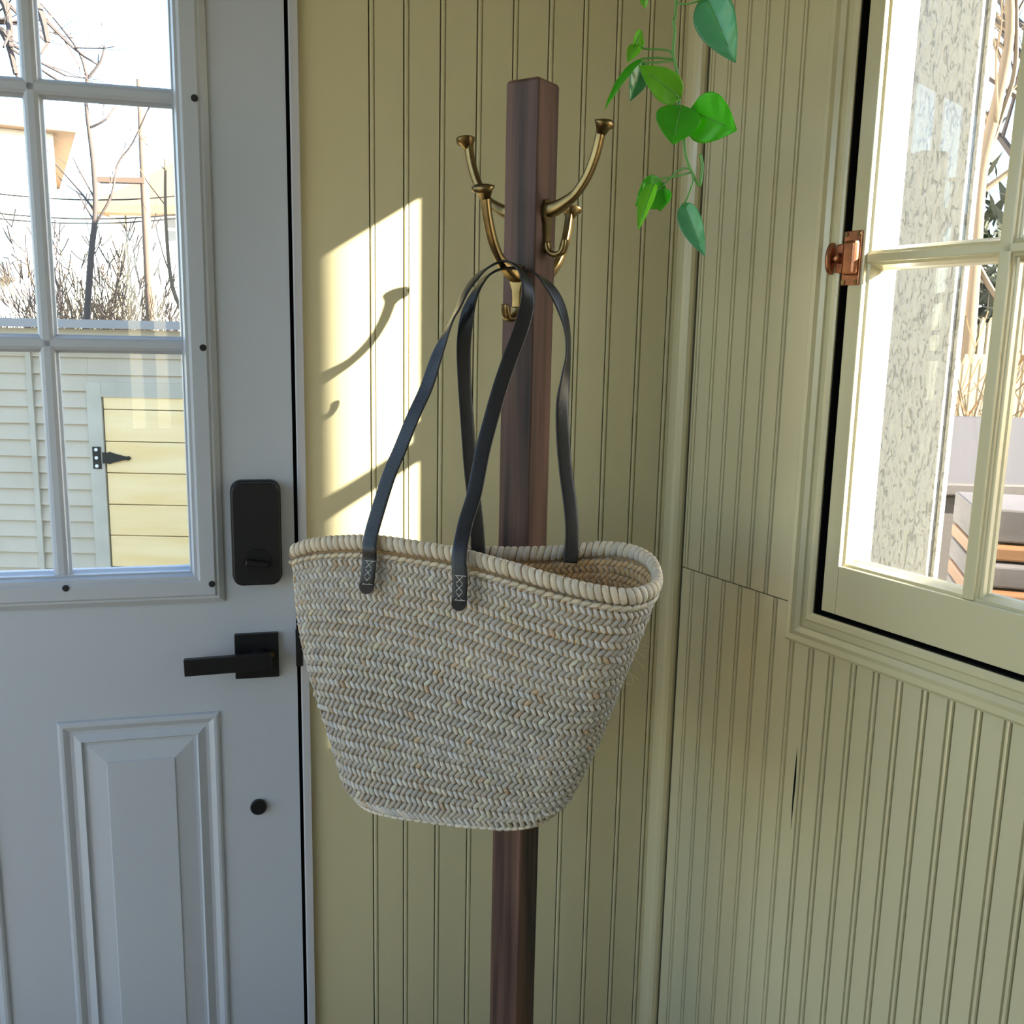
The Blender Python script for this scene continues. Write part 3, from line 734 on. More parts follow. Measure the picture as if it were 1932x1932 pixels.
# straps
def ribbon(name, ctl, W=.0092, T=.0014):
    """ctl: (px,py,Y,angle) angle in degrees of the width direction from world X towards Y"""
    P = [Vector(atY(a, b, c * KY)) for a, b, c, _ in ctl]; A = [Vector((e, 0, 0)) for *_, e in ctl]
    pts = catmull(P, 6); an = catmull(A, 6)
    wd = [Vector((math.cos(math.radians(a.x)), math.sin(math.radians(a.x)), 0)) for a in an]
    # on level stretches the width must stay horizontal and perpendicular to the run
    for i, p in enumerate(pts):
        t = (pts[min(i + 1, len(pts) - 1)] - pts[max(i - 1, 0)]).normalized()
        if abs(t.z) < .75:
            hv = Vector((-t.y, t.x, 0)); 
            if hv.length < 1e-3: continue
            hv.normalize()
            if hv.dot(wd[i]) < 0: hv = -hv
            k_ = min(1, (.75 - abs(t.z)) / .4); wd[i] = (wd[i] * (1 - k_) + hv * k_).normalized()
    mb = MB(); mb.sweep(pts, wd, W, T, 12, 5.0); return new_obj(name, mb, M['leather'], bag, smooth=True)
fr = [(692, 1108, 1.118, -10), (694, 1085, 1.119, -10), (697, 1055, 1.122, -12), (697, 1038, 1.121, -15), (698, 1020, 1.124, -15), (707, 984, 1.130, -15), (733, 900, 1.142, -18), (755, 847, 1.148, -22), (780, 785, 1.154, -25), (805, 730, 1.160, -28), (826, 667, 1.166, -40), (851, 608, 1.172, -75), (864, 583, 1.176, -70), (879, 549, 1.180, -60), (901, 521, 1.184, -60), (926, 502, 1.184, -75), (950, 493, 1.184, -95), (972, 500, 1.180, -100), (988, 518, 1.174, -120),
      (996, 543, 1.166, -140), (994, 580, 1.158, -165), (982, 624, 1.148, -172), (963, 674, 1.140, -176), (944, 729, 1.132, -180), (926, 792, 1.122, -184), (910, 854, 1.112, -186), (895, 931, 1.098, -188), (879, 984, 1.086, -190), (869, 1030, 1.074, -192), (866, 1060, 1.069, -192), (868, 1090, 1.066, -192), (866, 1138, 1.063, -192)]
front = ribbon('strap', fr)
bk = [(902, 1062, 1.158, 10), (902, 1030, 1.160, 10), (898, 978, 1.164, 15), (888, 885, 1.170, 20), (881, 792, 1.176, 22), (876, 714, 1.182, 22), (875, 652, 1.186, 10), (881, 599, 1.190, -20), (892, 562, 1.192, -50), (910, 531, 1.194, -65), (934, 512, 1.194, -80), (960, 506, 1.195, -92), (985, 508, 1.196, -105), (1006, 514, 1.196, -115),
      (1028, 531, 1.196, -130), (1047, 556, 1.196, -135), (1061, 587, 1.196, -130), (1070, 624, 1.194, -115), (1072, 667, 1.190, -110), (1067, 714, 1.186, -130), (1061, 761, 1.182, -150), (1062, 823, 1.176, -160), (1067, 885, 1.170, -160), (1075, 947, 1.162, -160), (1079, 993, 1.156, -160), (1078, 1034, 1.152, -160), (1076, 1062, 1.148, -160)]
back = ribbon('strap', bk)
# stitched tabs: thread crosses laid on the strap ends
def stitches(par, a, b, Y0, Y1):
    top = Vector(atY(*a, Y0 * KY)); bt = Vector(atY(*b, Y1 * KY)); ax = (bt - top); wv = Vector((1, -.18, 0)).normalized(); nn_ = wv.cross(ax).normalized()
    if nn_.y > 0: nn_ = -nn_
    mb = MB(); off = nn_ * .0019; h = .0055
    P = lambda u, v: top + ax * u + wv * (v * h) + off
    mb.tube([P(0, -1), P(0, 1.4)], .00035, 5); mb.tube([P(1, -1), P(1, 1.4)], .00035, 5)
    for k in range(3):
        u0, u1 = k / 3 + .02, (k + 1) / 3 - .02
        mb.tube([P(u0, -.7), P(u1, .7)], .00035, 5); mb.tube([P(u0, .7), P(u1, -.7)], .00035, 5)
    new_obj('stitching', mb, M['thread'], par)
stitches(front, (698, 1058), (692, 1102), 1.1215, 1.1185); stitches(front, (868, 1086), (866, 1132), 1.0665, 1.0635)
for (c_, Y_) in (((691.5, 1108), 1.118), ((866, 1139), 1.063)):
    c = Vector(atY(*c_, Y_ * KY)); mb = MB(); nn_ = Vector((-.18, -1, 0)).normalized()
    mb.sweep([c + nn_ * -.0014, c + nn_ * .0014], Vector((1, -.18, 0)), .0092, .0085, 20); new_obj('strap_end', mb, M['leather'], front)

# ================================================================== HANGING VINE
VY = 1.16
vtop = Vector(atY(1276, 0, VY)); vine = thing('hanging_vine', 'green heart-leaved artificial vine hanging in front of the corner', 'plant', Vector(atY(1320, 351, VY)))
stp = [(1276, 0), (1271, 39), (1273, 60), (1270, 96), (1273, 116), (1279, 145), (1283, 168), (1281, 197), (1285, 225), (1290, 259), (1293, 290), (1301, 316), (1312, 339), (1320, 351), (1323, 335), (1325, 311), (1321, 290)]
pts = [Vector((vtop.x - .004, VY, CEIL)), Vector((vtop.x + .006, VY, 2.2)), Vector((vtop.x - .003, VY, 2.0))] + [Vector(atY(a, b, VY)) for a, b in stp]
mb = MB(); mb.tube(catmull(pts, 4), .0017, 7); stem = new_obj('stem', mb, M['vstem'], vine, smooth=True)
def leaf(base, tip, wpx, m, dyb=0, dyt=0, fold=.25, heart=.6, roll=0.0, curl=.1, pet=None):
    b = Vector(atY(*base, VY + dyb)); t = Vector(atY(*tip, VY + dyt)); ax = t - b; L = ax.length; ax.normalize()
    W = wpx / F * VY / 2
    vd = (b - CAM).normalized(); sd = ax.cross(vd).normalized(); nn_ = sd.cross(ax).normalized()
    if nn_.dot(vd) > 0: nn_ = -nn_
    sd = (sd * math.cos(roll) + nn_ * math.sin(roll)).normalized(); nn_ = sd.cross(ax).normalized()
    if nn_.dot(vd) > 0: nn_ = -nn_
    NL, NW = 16, 8; vs = []
    for i in range(NL + 1):
        u = i / NL
        wv = (math.sin(math.pi * min(u, 1) ** .62)) ** .85 if u < 1 else 0
        wv = max(wv, .015)
        for j in range(-NW, NW + 1):
            v = j / NW; back_ = heart * L * .16 * (abs(v) ** 1.2) * (1 - u) ** 3
            p = b + ax * (u * L - back_) + sd * (v * W * wv) + nn_ * (fold * W * wv * abs(v) ** 1.3) - nn_ * (curl * L * (u - .4) ** 2)
            p += nn_ * (.03 * W * math.sin(u * 20 + abs(v) * 3) * abs(v))
            vs.append(p)
    R_ = 2 * NW + 1
    fs = [(i * R_ + j, i * R_ + j + 1, (i + 1) * R_ + j + 1, (i + 1) * R_ + j) for i in range(NL) for j in range(2 * NW)]
    mb = MB(); mb.add(vs, fs); lo = new_obj('leaf', mb, m, vine, smooth=True)
    s_ = lo.modifiers.new('thick', 'SOLIDIFY'); s_.thickness = .0004
    mb = MB(); mb.tube([b + ax * (L * u) - nn_ * (curl * L * (u - .4) ** 2) - nn_ * -.0002 for u in (0, .2, .4, .6, .75)], .0005, 5); new_obj('midrib', mb, M['vstem'], lo, smooth=True)
    if pet:
        pp = [Vector(atY(x, y, VY + dyb * k_ / max(len(pet) - 1, 1))) for k_, (x, y) in enumerate(pet)] + [b]
        mb = MB(); mb.tube(catmull(pp, 4), .0011, 6); new_obj('petiole', mb, M['vstem'], vine, smooth=True)
leaf((1333, -4), (1386, 117), 72, M['leaf_t'], -.01, -.03, .2, .4, .2, pet=[(1276, 3), (1290, 8), (1315, 3)])
leaf((1213, -40), (1217, 17), 26, M['leaf_b'], 0, 0, .3, .3, .3, pet=[(1274, -30), (1240, -45)])
leaf((1196, 88), (1211, 55), 34, M['leaf_b'], 0, .01, .4, .2, .8, .1)
leaf((1204, 86), (1184, 118), 26, M['leaf_b'], 0, 0, .4, .3, .5, pet=[(1270, 108), (1262, 96), (1240, 93), (1216, 92)])
leaf((1209, 112), (1138, 201), 24, M['leaf_g'], 0, -.02, .5, .3, 1.0, .15, pet=[(1271, 112), (1245, 109), (1220, 110)])
leaf((1212, 118), (1190, 190), 42, M['leaf_t'], .01, .01, .3, .3, -.5)
leaf((1281, 184), (1206, 123), 54, M['leaf_b'], -.01, -.025, .25, .3, .3, pet=[(1272, 114), (1240, 118), (1207, 124)])
leaf((1284, 204), (1270, 272), 80, M['leaf_g'], -.012, -.02, .12, .6, .0, pet=[(1281, 196)])
leaf((1312, 212), (1389, 246), 86, M['leaf_g'], -.005, -.02, .15, .9, .15, pet=[(1285, 212), (1300, 210), (1308, 205)])
leaf((1250, 352), (1200, 388), 62, M['leaf_g'], .01, .0, .2, .6, -.1, pet=[(1300, 318), (1285, 319), (1265, 335)])
leaf((1246, 358), (1246, 398), 42, M['leaf_g'], .012, .01, .2, .5, .1)
leaf((1233, 348), (1203, 433), 32, M['leaf_b'], -.01, -.02, .4, .3, .6, .12, pet=[(1302, 326), (1275, 333), (1245, 338)])
leaf((1291, 388), (1329, 483), 42, M['leaf_t'], -.005, -.02, .25, .4, .2, pet=[(1303, 322), (1308, 340), (1300, 365)])

# ================================================================== OUTSIDE, THROUGH THE DOOR
mb = MB(); mb.box(WORLD, -40, 40, -12, 60, -1.1, -.6); g = struct('ground', mb, M['ground'])
# blockers added out of the picture to shape the sunlight
def outer(name, m_, x0, x1, y0, y1, z0, z1):
    mb = MB(); mb.box(WORLD, x0, x1, y0, y1, z0, z1); return new_obj(name, mb, m_)
phat = Vector((math.sin(SUN_AZ), math.cos(SUN_AZ), 0)); qhat = Vector((math.cos(SUN_AZ), -math.sin(SUN_AZ), 0))
WF = Frame((0, 0, 0), phat, qhat)
pw0 = B.p(*[B.hit(641, 600)[0], 0, 1.4]).dot(phat)      # edge of the sun patch on the back wall
mb = MB(); mb.box(WF, .35, pw0, 2.7, 5.5, -.6, 4.5); struct('wall_sun_blocker', mb, M['white'])  # unseen block, added to keep the sun off the door and stand

mb = MB(); mb.box(WORLD, .05, .85, 3.0, 10.0, -.6, 4.2); struct('wall_shed_sun_blocker', mb, M['white'])  # unseen block, added to hold the shed front in shade
SH = 5.0
def AX(px, py, Y=SH): p = atY(px, py, Y); return p.x
def AZ(px, py, Y=SH): p = atY(px, py, Y); return p.z
SF = Frame((0, SH, 0), (1, 0, 0), (0, -1, 0))           # shed facade, y towards the camera
shed = thing('garden_shed', 'low grey clapboard shed with a pine plank door seen through door glass', 'shed', (AX(200, 900), SH + 1, -.6))
xL = AX(0, 850) - 1.6; xR = AX(365, 850) + .9
zroof = AZ(200, 640)
mb = MB(); mb.box(SF, xL, xR, -2.2, -.05, -.6, zroof); new_obj('wall', mb, M['shed'], shed)
dz = (AZ(80, 672) - AZ(80, 1040)) / 12.0
xp1 = AX(66, 860); xp2 = AX(76, 860); xd0 = AX(176, 860); xd1 = AX(205, 900); zd = AZ(280, 750); zh = AZ(280, 722); zlong = AZ(280, 700)
def clap(x0, x1, z0, z1):
    n = int((z1 - z0) / dz)
    for i in range(n + 1):
        z = z1 - dz * (i + 1); zt = z + dz
        if z < z0: z = z0
        if zt - z < .01: continue
        mb = MB(); pr = [(z, .022), (z, 0), (zt, 0), (zt, .004)]
        mb.add([SF.p(x, y, q) for x in (x0, x1) for q, y in pr], [(0, 1, 2, 3), (4, 5, 6, 7), (0, 1, 5, 4), (1, 2, 6, 5), (2, 3, 7, 6), (3, 0, 4, 7)])
        new_obj('clapboard', mb, M['shed'], shed)
clap(xL, xp1, -.6, AZ(60, 640)); clap(xp2, xd0, -.6, AZ(60, 640))
clap(xd0 + .001, xR, zh, AZ(60, 640))
bxo('corner_board', SF, (xp1, xp2, 0, .035, -.6, AZ(60, 640)), M['shedtrim'], shed)
bxo('door_trim', SF, (xd0, xd1, 0, .04, -.6, zh), M['shedtrim'], shed); bxo('door_trim', SF, (xd1, xR, 0, .038, zd, zh), M['shedtrim'], shed)
pyb = [750, 774, 834, 893, 952, 1010, 1069, 1130, 1190]
for i in range(len(pyb) - 1):
    mb = MB(); mb.box(SF, xd1 + .006, xR, .004, .030, AZ(290, pyb[i + 1]) + .004, AZ(290, pyb[i]) - .004 * 0); new_obj('plank', mb, M['pine'], shed, bevel=.003)
# strap hinge
hk_ = MB(); hx, hz = AX(200, 862), AZ(200, 862)
hk_.box(SF, hx - .05, hx - .008, .04, .046, hz - .058, hz + .058)
L = [(0, .03), (.02, .026), (.035, .032), (.055, .024), (.12, .008), (.135, .011), (.145, 0), (.135, -.011), (.12, -.008), (.055, -.024), (.035, -.032), (.02, -.026), (0, -.03)]
n = len(L); hk_.add([SF.p(hx + x, y, hz + z) for y in (.030, .046) for x, z in L], [(i, (i + 1) % n, n + (i + 1) % n, n + i) for i in range(n)] + [tuple(range(n)), tuple(range(n, 2 * n))])
hinge = new_obj('strap_hinge', hk_, M['black'], shed)
for qz in (-.043, 0, .043):
    c = SF.p(hx - .03, .046, hz + qz); mb = MB(); mb.sweep([c, c + Vector((0, -.004, 0))], Vector((1, 0, 0)), .009, .009, 10); new_obj('screw', mb, M['white'], hinge)
# roof edge: fascia, gutter line, cap
bxo('fascia', SF, (xL, xR, 0, .12, AZ(200, 645), AZ(200, 622)), M['shed'], shed)
mb = MB(); z1 = AZ(200, 621)
mb.add([SF.p(x, y, z) for x in (xL - .1, xR) for y, z in ((.18, z1 + .003), (.18, z1 + .045), (-2.3, z1 + .06), (-2.3, z1 + .01))], [(0, 1, 2, 3), (4, 5, 6, 7), (0, 1, 5, 4), (1, 2, 6, 5), (2, 3, 7, 6), (3, 0, 4, 7)])
new_obj('roof', mb, M['slate'], shed)

def house(name, label, px0, px1, pyt, Y, m_, roofm, depth=6, ridge=2.0, f=None):
    f = f or Frame((0, Y, 0), (1, 0, 0), (0, -1, 0)); x0, x1 = f.hit(px0, pyt)[0], f.hit(px1, pyt)[0]; zt = f.hit(px1, pyt)[1]
    h = thing(name, label, 'house', f.p((x0 + x1) / 2, -depth / 2, -.6))
    bxo('wall', f, (x0, x1, -depth, 0, -.6, zt), m_, h)
    mb = MB(); o_ = .5
    if ridge > 0:
        cx = (x0 + x1) / 2; cy = -depth / 2
        v = [f.p(x0 - o_, o_, zt), f.p(x1 + o_, o_, zt), f.p(x1 + o_, -depth - o_, zt), f.p(x0 - o_, -depth - o_, zt), f.p(x0 + (x1 - x0) * .3, cy, zt + ridge), f.p(x1 - (x1 - x0) * .3, cy, zt + ridge)]
        v += [q - Vector((0, 0, .15)) for q in v[:4]]
        mb.add(v, [(0, 1, 5, 4), (1, 2, 5), (2, 3, 4, 5), (3, 0, 4), (0, 6, 7, 1), (1, 7, 8, 2), (2, 8, 9, 3), (3, 9, 6, 0), (6, 9, 8, 7)])
    else: mb.box(f, x0 - .3, x1 + .3, -depth - .3, .3, zt, zt + .25)
    new_obj('roof', mb, roofm, h); return h, f
def win(h, f, px0, py0, px1, py1, Y):
    x0, x1, z1, z0 = f.hit(px0, py0)[0], f.hit(px1, py0)[0], f.hit(px0, py0)[1], f.hit(px0, py1)[1]
    w_ = bxo('window', f, (x0 - .1, x1 + .1, 0, .06, z0 - .1, z1 + .1), M['white'], h); mz = (z0 + z1) / 2
    mb = MB(); mb.box(f, x0, (x0 + x1) / 2 - .03, .06, .07, z0, mz - .03); mb.box(f, (x0 + x1) / 2 + .03, x1, .06, .07, z0, mz - .03); mb.box(f, x0, (x0 + x1) / 2 - .03, .06, .07, mz + .03, z1); mb.box(f, (x0 + x1) / 2 + .03, x1, .06, .07, mz + .03, z1)
    new_obj('pane', mb, M['pane'], w_)
h1, f1 = house('neighbour_house', 'tall white house at left edge of the door glass', -120, 100, 252, 15, M['hwhite'], M['roof'], 6, 0, Frame((AX(100, 252, 15), 15, 0), (.89, .456, 0), (.456, -.89, 0)))
win(h1, f1, -22, 435, 24, 482, 15)
bxo('porch_roof', f1, (f1.hit(-60, 520)[0], f1.hit(30, 520)[0], 0, .9, f1.hit(10, 528)[1], f1.hit(10, 492)[1]), M['slate'], h1)
h2, f2_ = house('neighbour_house', 'cream house with tan hip roof and red chimney', 238, 520, 398, 20, M['hwhite'], M['roof'], 8, 2.2)
win(h2, f2_, 318, 412, 352, 455, 20)
f3 = Frame((AX(238, 500, 20), 20, 0), (0, 1, 0), (-1, 0, 0))
for i in range(34):
    z = -.6 + .13 * i + 0.0
    if z + .13 > AZ(300, 402, 20): break
xw0 = AX(212, 500, 20); xw1 = AX(240, 500, 20)
bxo('side_wing', f2_, (xw0, xw1, -3, .02, -.6, AZ(225, 405, 20)), M['hcream'], h2)
zz_ = AZ(225, 405, 20) - .2
while zz_ > .2:
    mb = MB(); mb.box(f2_, xw0 - .02, xw1 + .02, .02, .06, zz_ - .02, zz_ + .015); new_obj('siding_course', mb, M['hcream'], h2); zz_ -= .16
bxo('chimney', f2_, (AX(316, 330, 20), AX(336, 330, 20), -4, -3, AZ(330, 400, 20), AZ(330, 318, 20)), M['brick'], h2)
# utility pole and wires
py_ = 12.0; b0 = atY(288, 640, py_); t0 = atY(262, 150, py_)
xm = (b0.x + t0.x) / 2
pole = thing('utility_pole', 'weathered wooden utility pole in front of the cream house', 'pole', (xm, py_, -.6))
mb = MB(); mb.sweep([Vector((xm, py_, -.6)), Vector((xm, py_, 2.5)), Vector((xm, py_, t0.z))], Vector((1, 0, 0)), [.068, .055, .040], [.068, .055, .040], 10); new_obj('shaft', mb, M['pole'], pole, smooth=True)
mb = MB(); mb.box(Frame((xm, py_, 0), (1, 0, 0), (0, -1, 0)), -.55, .02, -.06, .06, AZ(200, 345, py_), AZ(200, 335, py_)); new_obj('bracket', mb, M['pole'], pole)
for k, (ya, yb) in enumerate(((330, 338), (368, 372), (380, 377))):
    mb = MB(); a = Vector(atY(-200, ya + 6, py_ + .1)); b = Vector(atY(560, yb, py_ + .1)); mb.tube([lerp(a, b, u) - Vector((0, 0, .25 * math.sin(math.pi * u))) for u in [i / 14 for i in range(15)]], .012, 4)
    tag(new_obj('power_wire', mb, M['wire']), ('uppermost power wire crossing the sky', 'middle power wire just above the cream roof line', 'lowest power wire touching the cream roof line')[k], 'wire')
# bare trees -------------------------------------------------------
def branch(mb, p, dv, r, L, depth, spread=.5, upb=.15, rnd=None, kids=(2, 3)):
    pts = [p]; rr = [r]; n = 5
    for k in range(n):
        dv = (dv + Vector((rnd.uniform(-1, 1), rnd.uniform(-1, 1), rnd.uniform(-.6, 1) * .8 + upb)) * .13).normalized()
        pts.append(pts[-1] + dv * L / n); rr.append(r * (1 - .09 * (k + 1)))
    mb.sweep(pts, Vector((.3, .9, .1)), rr, rr, 5 if depth > 1 else 3, cap=False)
    if depth <= 0: return
    for _ in range(rnd.randint(*kids)):
        k = rnd.randint(2, n); nd = (dv + Vector((rnd.uniform(-1, 1), rnd.uniform(-1, 1), rnd.uniform(-.4, .8))) * spread * 1.5).normalized()
        branch(mb, pts[k], nd, rr[k] * .62, L * rnd.uniform(.6, .85), depth - 1, spread, upb, rnd, kids)
def tree(label, path, Y, r, m_, seed, depth=3, L=1.0, kids=(2, 3), limbs=(), nl=7, name='bare_tree'):
    rnd = random.Random(seed); P = [Vector(atY(a, b, Y)) for a, b in path]
    base = Vector((P[0].x, Y, -.6)); t = thing(name, label, 'tree', base)
    full = [base] + catmull(P, 4); n = len(full); rr = [r * (1 - .6 * i / n) for i in range(n)]
    mb = MB(); mb.sweep(full, Vector((1, .1, 0)), rr, rr, 8); new_obj('trunk', mb, m_, t, smooth=True)
    mb = MB()
    for lp in limbs:
        Q = catmull([Vector(atY(a, b, Y + dy)) for a, b, dy in lp], 4); m2 = len(Q); r2 = [r * .42 * (1 - .6 * i / m2) for i in range(m2)]
        mb.sweep(Q, Vector((1, .1, 0)), r2, r2, 6, cap=False)
        for i in range(3, m2, 3):
            dv = (Q[i] - Q[i - 1]).normalized() + Vector((rnd.uniform(-1, 1), rnd.uniform(-1, 1), rnd.uniform(-.3, .8))) * .7
            branch(mb, Q[i], dv.normalized(), r2[i] * .55, L * .6, depth - 1, .5, .1, rnd, kids)
    for i in range(nl):
        k = rnd.randint(n // 3, n - 1); dv = Vector((rnd.uniform(-1, 1), rnd.uniform(-.7, .7), rnd.uniform(.1, 1))).normalized()
        branch(mb, full[k], dv, rr[k] * .45, L, depth, .5, .12, rnd, kids)
    new_obj('branches', mb, m_, t, kind='stuff'); return t
tree('slim bare tree with a curved forking trunk in front of the sky', [(163, 610), (172, 480), (180, 400), (176, 310), (163, 200), (165, 140)], 9, .032, M['bark'], 3, 2, .55, (1, 2),
     limbs=[[(178, 425, 0), (210, 370, 0), (222, 310, .1), (250, 270, .1), (282, 200, 0)], [(165, 150, 0), (150, 100, 0), (110, 45, .1), (75, 5, .2)], [(172, 240, 0), (200, 225, 0), (217, 200, .1)], [(180, 400, 0), (150, 360, .1), (105, 310, .2)], [(168, 145, 0), (190, 115, 0), (198, 85, 0)]], nl=2)
tree('drooping fine-twigged tree at the top left of the door glass', [(-260, 600), (-250, 300), (-200, 60), (-120, -60)], 8, .11, M['bark'], 11, 3, .8, (2, 3),
     limbs=[[(-120, -60, 0), (-40, -40, 0), (10, 10, 0), (20, 90, 0)], [(-150, -20, .2), (-60, 30, .2), (5, 60, .2), (30, 140, .2)], [(-100, -70, -.2), (0, -70, -.2), (70, 10, -.2), (90, 80, -.2)]], nl=5)
tree('thin sapling at the right edge of the door glass', [(352, 600), (325, 540), (313, 420), (312, 300)], 8.5, .022, M['barkpale'], 21, 2, .4, (1, 2), nl=3)
def bush(label, px0, px1, pyt, pyb, Y, m_, n, seed, name='bush', r=.006):
    rnd = random.Random(seed); x0, x1 = AX(px0, pyb, Y), AX(px1, pyb, Y); z0 = max(AZ(px0, pyb, Y), -.6); z1 = AZ(px0, pyt, Y)
    t = thing(name, label, 'bush', ((x0 + x1) / 2, Y, -.6)); mb = MB()
    for i in range(n):
        u = rnd.random(); x = x0 + (x1 - x0) * (.5 + (u - .5) * .7); h = (z1 + .6) * (.55 + .5 * rnd.random()) * (1 - .5 * abs(2 * u - 1) ** 2)
        p = Vector((x, Y + rnd.uniform(-.4, .4), -.6)); pts = [p]; dv = Vector(((u - .5) * .8 + rnd.uniform(-.15, .15), rnd.uniform(-.2, .2), 1)).normalized()
        for k in range(7):
            dv = (dv + Vector((rnd.uniform(-.2, .2), rnd.uniform(-.2, .2), rnd.uniform(-.12, .1)))).normalized(); pts.append(pts[-1] + dv * h / 7)
        mb.sweep(pts, Vector((1, .2, 0)), [r * (1 - .09 * k) for k in range(8)], [r * (1 - .09 * k) for k in range(8)], 3, cap=False)
        for k in range(2, 8):
            for _ in range(2):
                q = pts[k]; dd = (dv + Vector((rnd.uniform(-1, 1), rnd.uniform(-1, 1), rnd.uniform(-.3, .8)))).normalized()
                mb.sweep([q, q + dd * .12, q + dd * .22 + Vector((0, 0, .03))], Vector((1, .2, 0)), r * .6, r * .6, 3, cap=False)
    new_obj('twigs', mb, m_, t, kind='stuff')
bush('dense tan leafless bush behind the shed roof', 145, 300, 500, 620, 10.6, M['twig'], 260, 5)
bush('sparse twiggy shrub beside the sapling', 300, 400, 470, 620, 9.0, M['twig'], 60, 8)
bush('dark low thicket behind the slim tree', 120, 240, 410, 620, 13.5, M['bark'], 200, 6, r=.015)

# ================================================================== OUTSIDE, THROUGH THE WINDOW
# peeling porch post
PYd = 1.80
a = atY(1690, 600, PYd); b = atY(1795, 600, PYd)
pw_ = b.x - a.x
fr_ = Frame((a.x, a.y, 0), WRv, NR)
bq = planehit(1795, 600, Vector((a.x, a.y, 0)), NR); pw_ = (bq - Vector((a.x, a.y, bq.z))).length
mb = MB(); mb.box(fr_, -.05, pw_, -.028, 0, -.6, 3.0)
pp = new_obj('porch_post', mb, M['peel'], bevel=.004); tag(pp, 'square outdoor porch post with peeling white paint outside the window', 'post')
mb = MB(); mb.box(fr_, pw_ + .0005, pw_ + .008, -.026, -.012, -.6, 3.0); new_obj('edge_board', mb, M['peel'], pp, bevel=.002)
# neighbour ground features
tree('large pale-barked tree with crossing limbs beyond the right window', [(1825, 640), (1838, 480), (1850, 330), (1880, 200), (1905, 60), (1900, -80)], 7, .06, M['barkpale'], 31, 4, 1.1, (2, 3),
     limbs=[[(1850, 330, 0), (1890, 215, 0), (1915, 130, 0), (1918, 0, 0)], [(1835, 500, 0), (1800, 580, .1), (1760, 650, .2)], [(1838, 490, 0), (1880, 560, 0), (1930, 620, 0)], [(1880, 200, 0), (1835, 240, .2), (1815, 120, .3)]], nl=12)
tree('second pale tree further back at the right frame edge', [(1960, 640), (1950, 400), (1965, 150), (1980, -60)], 9, .12, M['bark'], 41, 4, 1.2, (2, 3), nl=12)
def hedge(label, px0, px1, pyt, Y, m_, seed, name='evergreen_hedge'):
    rnd = random.Random(seed); x0, x1 = AX(px0, pyt, Y), AX(px1, pyt, Y); zt = AZ((px0 + px1) / 2, pyt, Y)
    t = thing(name, label, 'hedge', ((x0 + x1) / 2, Y, -.6)); mb = MB()
    for i in range(5000):
        x = rnd.uniform(x0, x1); h = (zt + .6) * (.8 + .2 * math.sin(x * 3) + .1 * rnd.random()); z = -.6 + h * rnd.random(); y = Y + rnd.uniform(-.6, .6)
        s_ = rnd.uniform(.10, .22); dv = Vector((rnd.uniform(-1, 1), rnd.uniform(-1, 1), rnd.uniform(-1, 1))).normalized(); e = Vector((rnd.uniform(-1, 1), rnd.uniform(-1, 1), rnd.uniform(-1, 1))).normalized()
        c = Vector((x, y, z)); mb.add([c, c + dv * s_ + e * s_ * .3, c + dv * s_ * 2, c + dv * s_ - e * s_ * .3], [(0, 1, 2, 3)])
    new_obj('foliage', mb, m_, t, kind='stuff', recalc=False)
hedge('dark evergreen thicket behind the picket fence', 1700, 2060, 330, 11, M['evergreen'], 3)
def fence(label, px0, px1, pyt, Y, npk):
    x0, x1 = AX(px0, pyt, Y), AX(px1, pyt, Y); zt = AZ((px0 + px1) / 2, pyt, Y); f = Frame((0, Y, 0), (1, 0, 0), (0, -1, 0))
    t = thing('picket_fence', label, 'fence', ((x0 + x1) / 2, Y, -.6)); w_ = (x1 - x0) / npk
    for i in range(npk):
        a = x0 + w_ * i + w_ * .15; b = a + w_ * .7; mb = MB()
        mb.add([f.p(x, y, z) for y in (0, .03) for x, z in ((a, -.6), (b, -.6), (b, zt - .06), ((a + b) / 2, zt), (a, zt - .06))], [(0, 1, 2, 3, 4), (5, 6, 7, 8, 9)] + [(i_, (i_ + 1) % 5, 5 + (i_ + 1) % 5, 5 + i_) for i_ in range(5)])
        new_obj('picket', mb, M['picket'], t)
    for q in (.25, .8):
        z = -.6 + (zt + .6) * q; bxo('rail', f, (x0, x1, -.05, 0, z - .04, z + .04), M['picket'], t)
fence('pale picket fence in sun beyond the right window', 1700, 1960, 668, 5.7, 16)
fence('taller fence of wide pickets behind the pale picket fence', 1700, 1990, 598, 7.0, 18)
bush('thorny leafless brush in front of the pale picket fence', 1740, 1870, 640, 860, 4.7, M['twig'], 70, 15, r=.006)
bush('reddish leafless brush right of the window muntin', 1870, 2010, 600, 840, 4.8, M['barkpale'], 70, 16, r=.006)
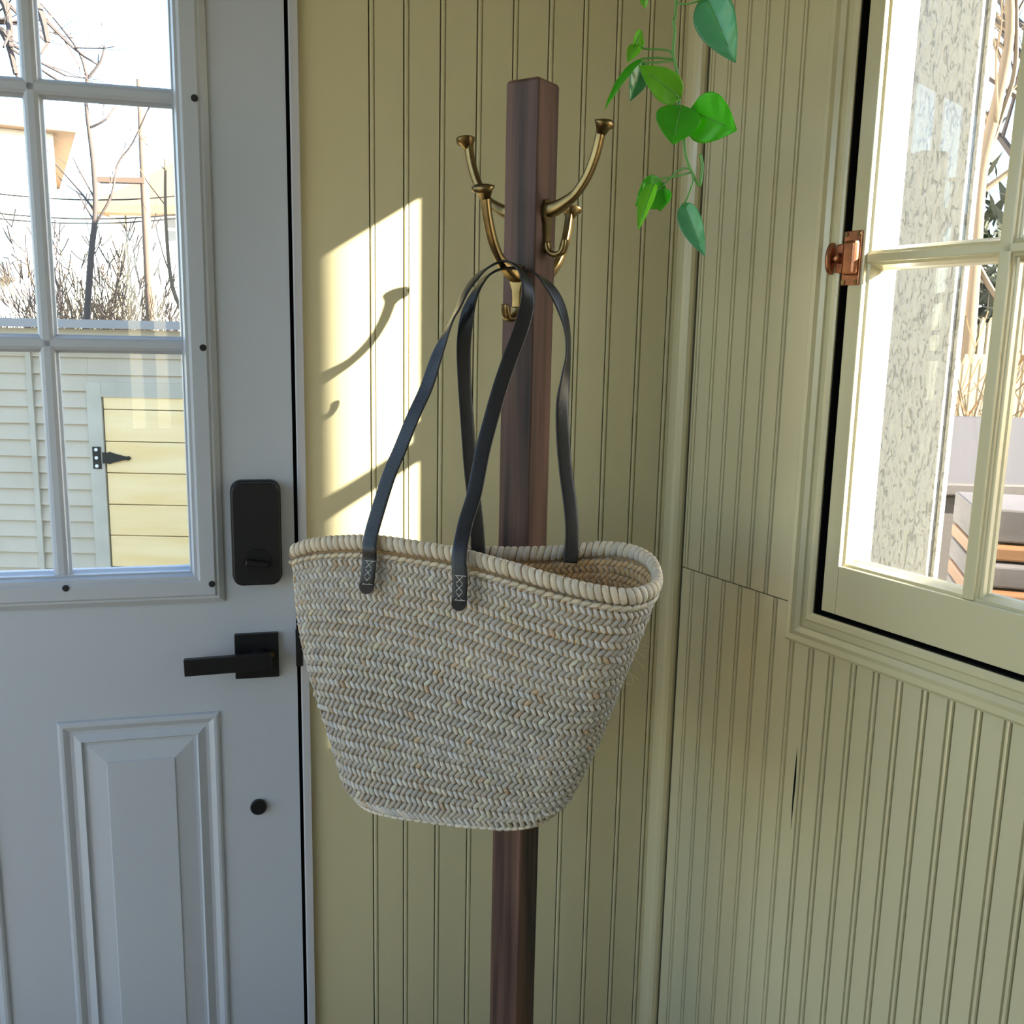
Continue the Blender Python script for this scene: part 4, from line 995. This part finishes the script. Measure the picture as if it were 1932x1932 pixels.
# grey storage box with a sloping lid, and stepped timbers
GY = 3.3
gx0, gx1 = AX(1752, 900, GY), AX(2080, 900, GY); gz1 = AZ(1850, 838, GY); gz0 = AZ(1850, 935, GY)
stg = thing('storage_box', 'grey outdoor storage box with sloping lid beyond the right window', 'box', ((gx0 + gx1) / 2, GY, -.6))
gf = Frame((0, GY, 0), (1, 0, 0), (0, -1, 0))
mb = MB(); mb.add([gf.p(x, y, z) for x in (gx0, gx1) for y, z in ((.0, -.6), (.0, gz0), (-.5, gz1), (-.5, -.6))], [(0, 1, 2, 3), (4, 5, 6, 7), (0, 1, 5, 4), (1, 2, 6, 5), (2, 3, 7, 6), (3, 0, 4, 7)]); new_obj('body', mb, M['bin'], stg, bevel=.01)
mb = MB(); mb.add([gf.p(x, y, z) for x in (gx0 - .05, gx1) for y, z in ((.06, gz0 + .005), (.06, gz0 + .05), (-.55, gz1 + .06), (-.55, gz1 + .005))], [(0, 1, 2, 3), (4, 5, 6, 7), (0, 1, 5, 4), (1, 2, 6, 5), (2, 3, 7, 6), (3, 0, 4, 7)]); new_obj('lid', mb, M['bin'], stg, bevel=.008)
st = thing('timber_steps', 'stacked grey and orange timbers below the right window view', 'steps', (AX(1850, 1050, 2.6), 2.6, -.6))
TY = 2.75
rows = [(925, 985, 'greyboard'), (985, 1012, 'orangeboard'), (1012, 1052, 'greyboard'), (1052, 1082, 'orangeboard'), (1082, 1140, 'greyboard'), (1140, 1170, 'orangeboard'), (1170, 1230, 'greyboard')]
tx0, tx1 = AX(1700, 1000, TY), AX(2100, 1000, TY)
tf = Frame((0, TY, 0), Vector((1, -.28, 0)).normalized(), Vector((-.28, -1, 0)).normalized())
for i, (ya, yb, mn) in enumerate(rows):
    za_, zb_ = AZ(1820, ya, TY), AZ(1820, yb, TY)
    mb = MB(); mb.box(tf, tx0 + .1, tx1 + .6, -.35, .035 * i - .05, zb_ + .003, za_ - .003); new_obj('timber', mb, M[mn], st, bevel=.006)

for o in bpy.data.objects:
    if o.parent is None and o.get('category'):
        k_ = o.name.split('.')[0]
        gname = {'bare_tree': 'bare trees outdoors', 'bush': 'leafless bushes outdoors', 'neighbour_house': 'houses beyond the shed', 'power_wire': 'power wires', 'picket_fence': 'picket fences beyond the window'}.get(k_)
        if gname: o['group'] = gname
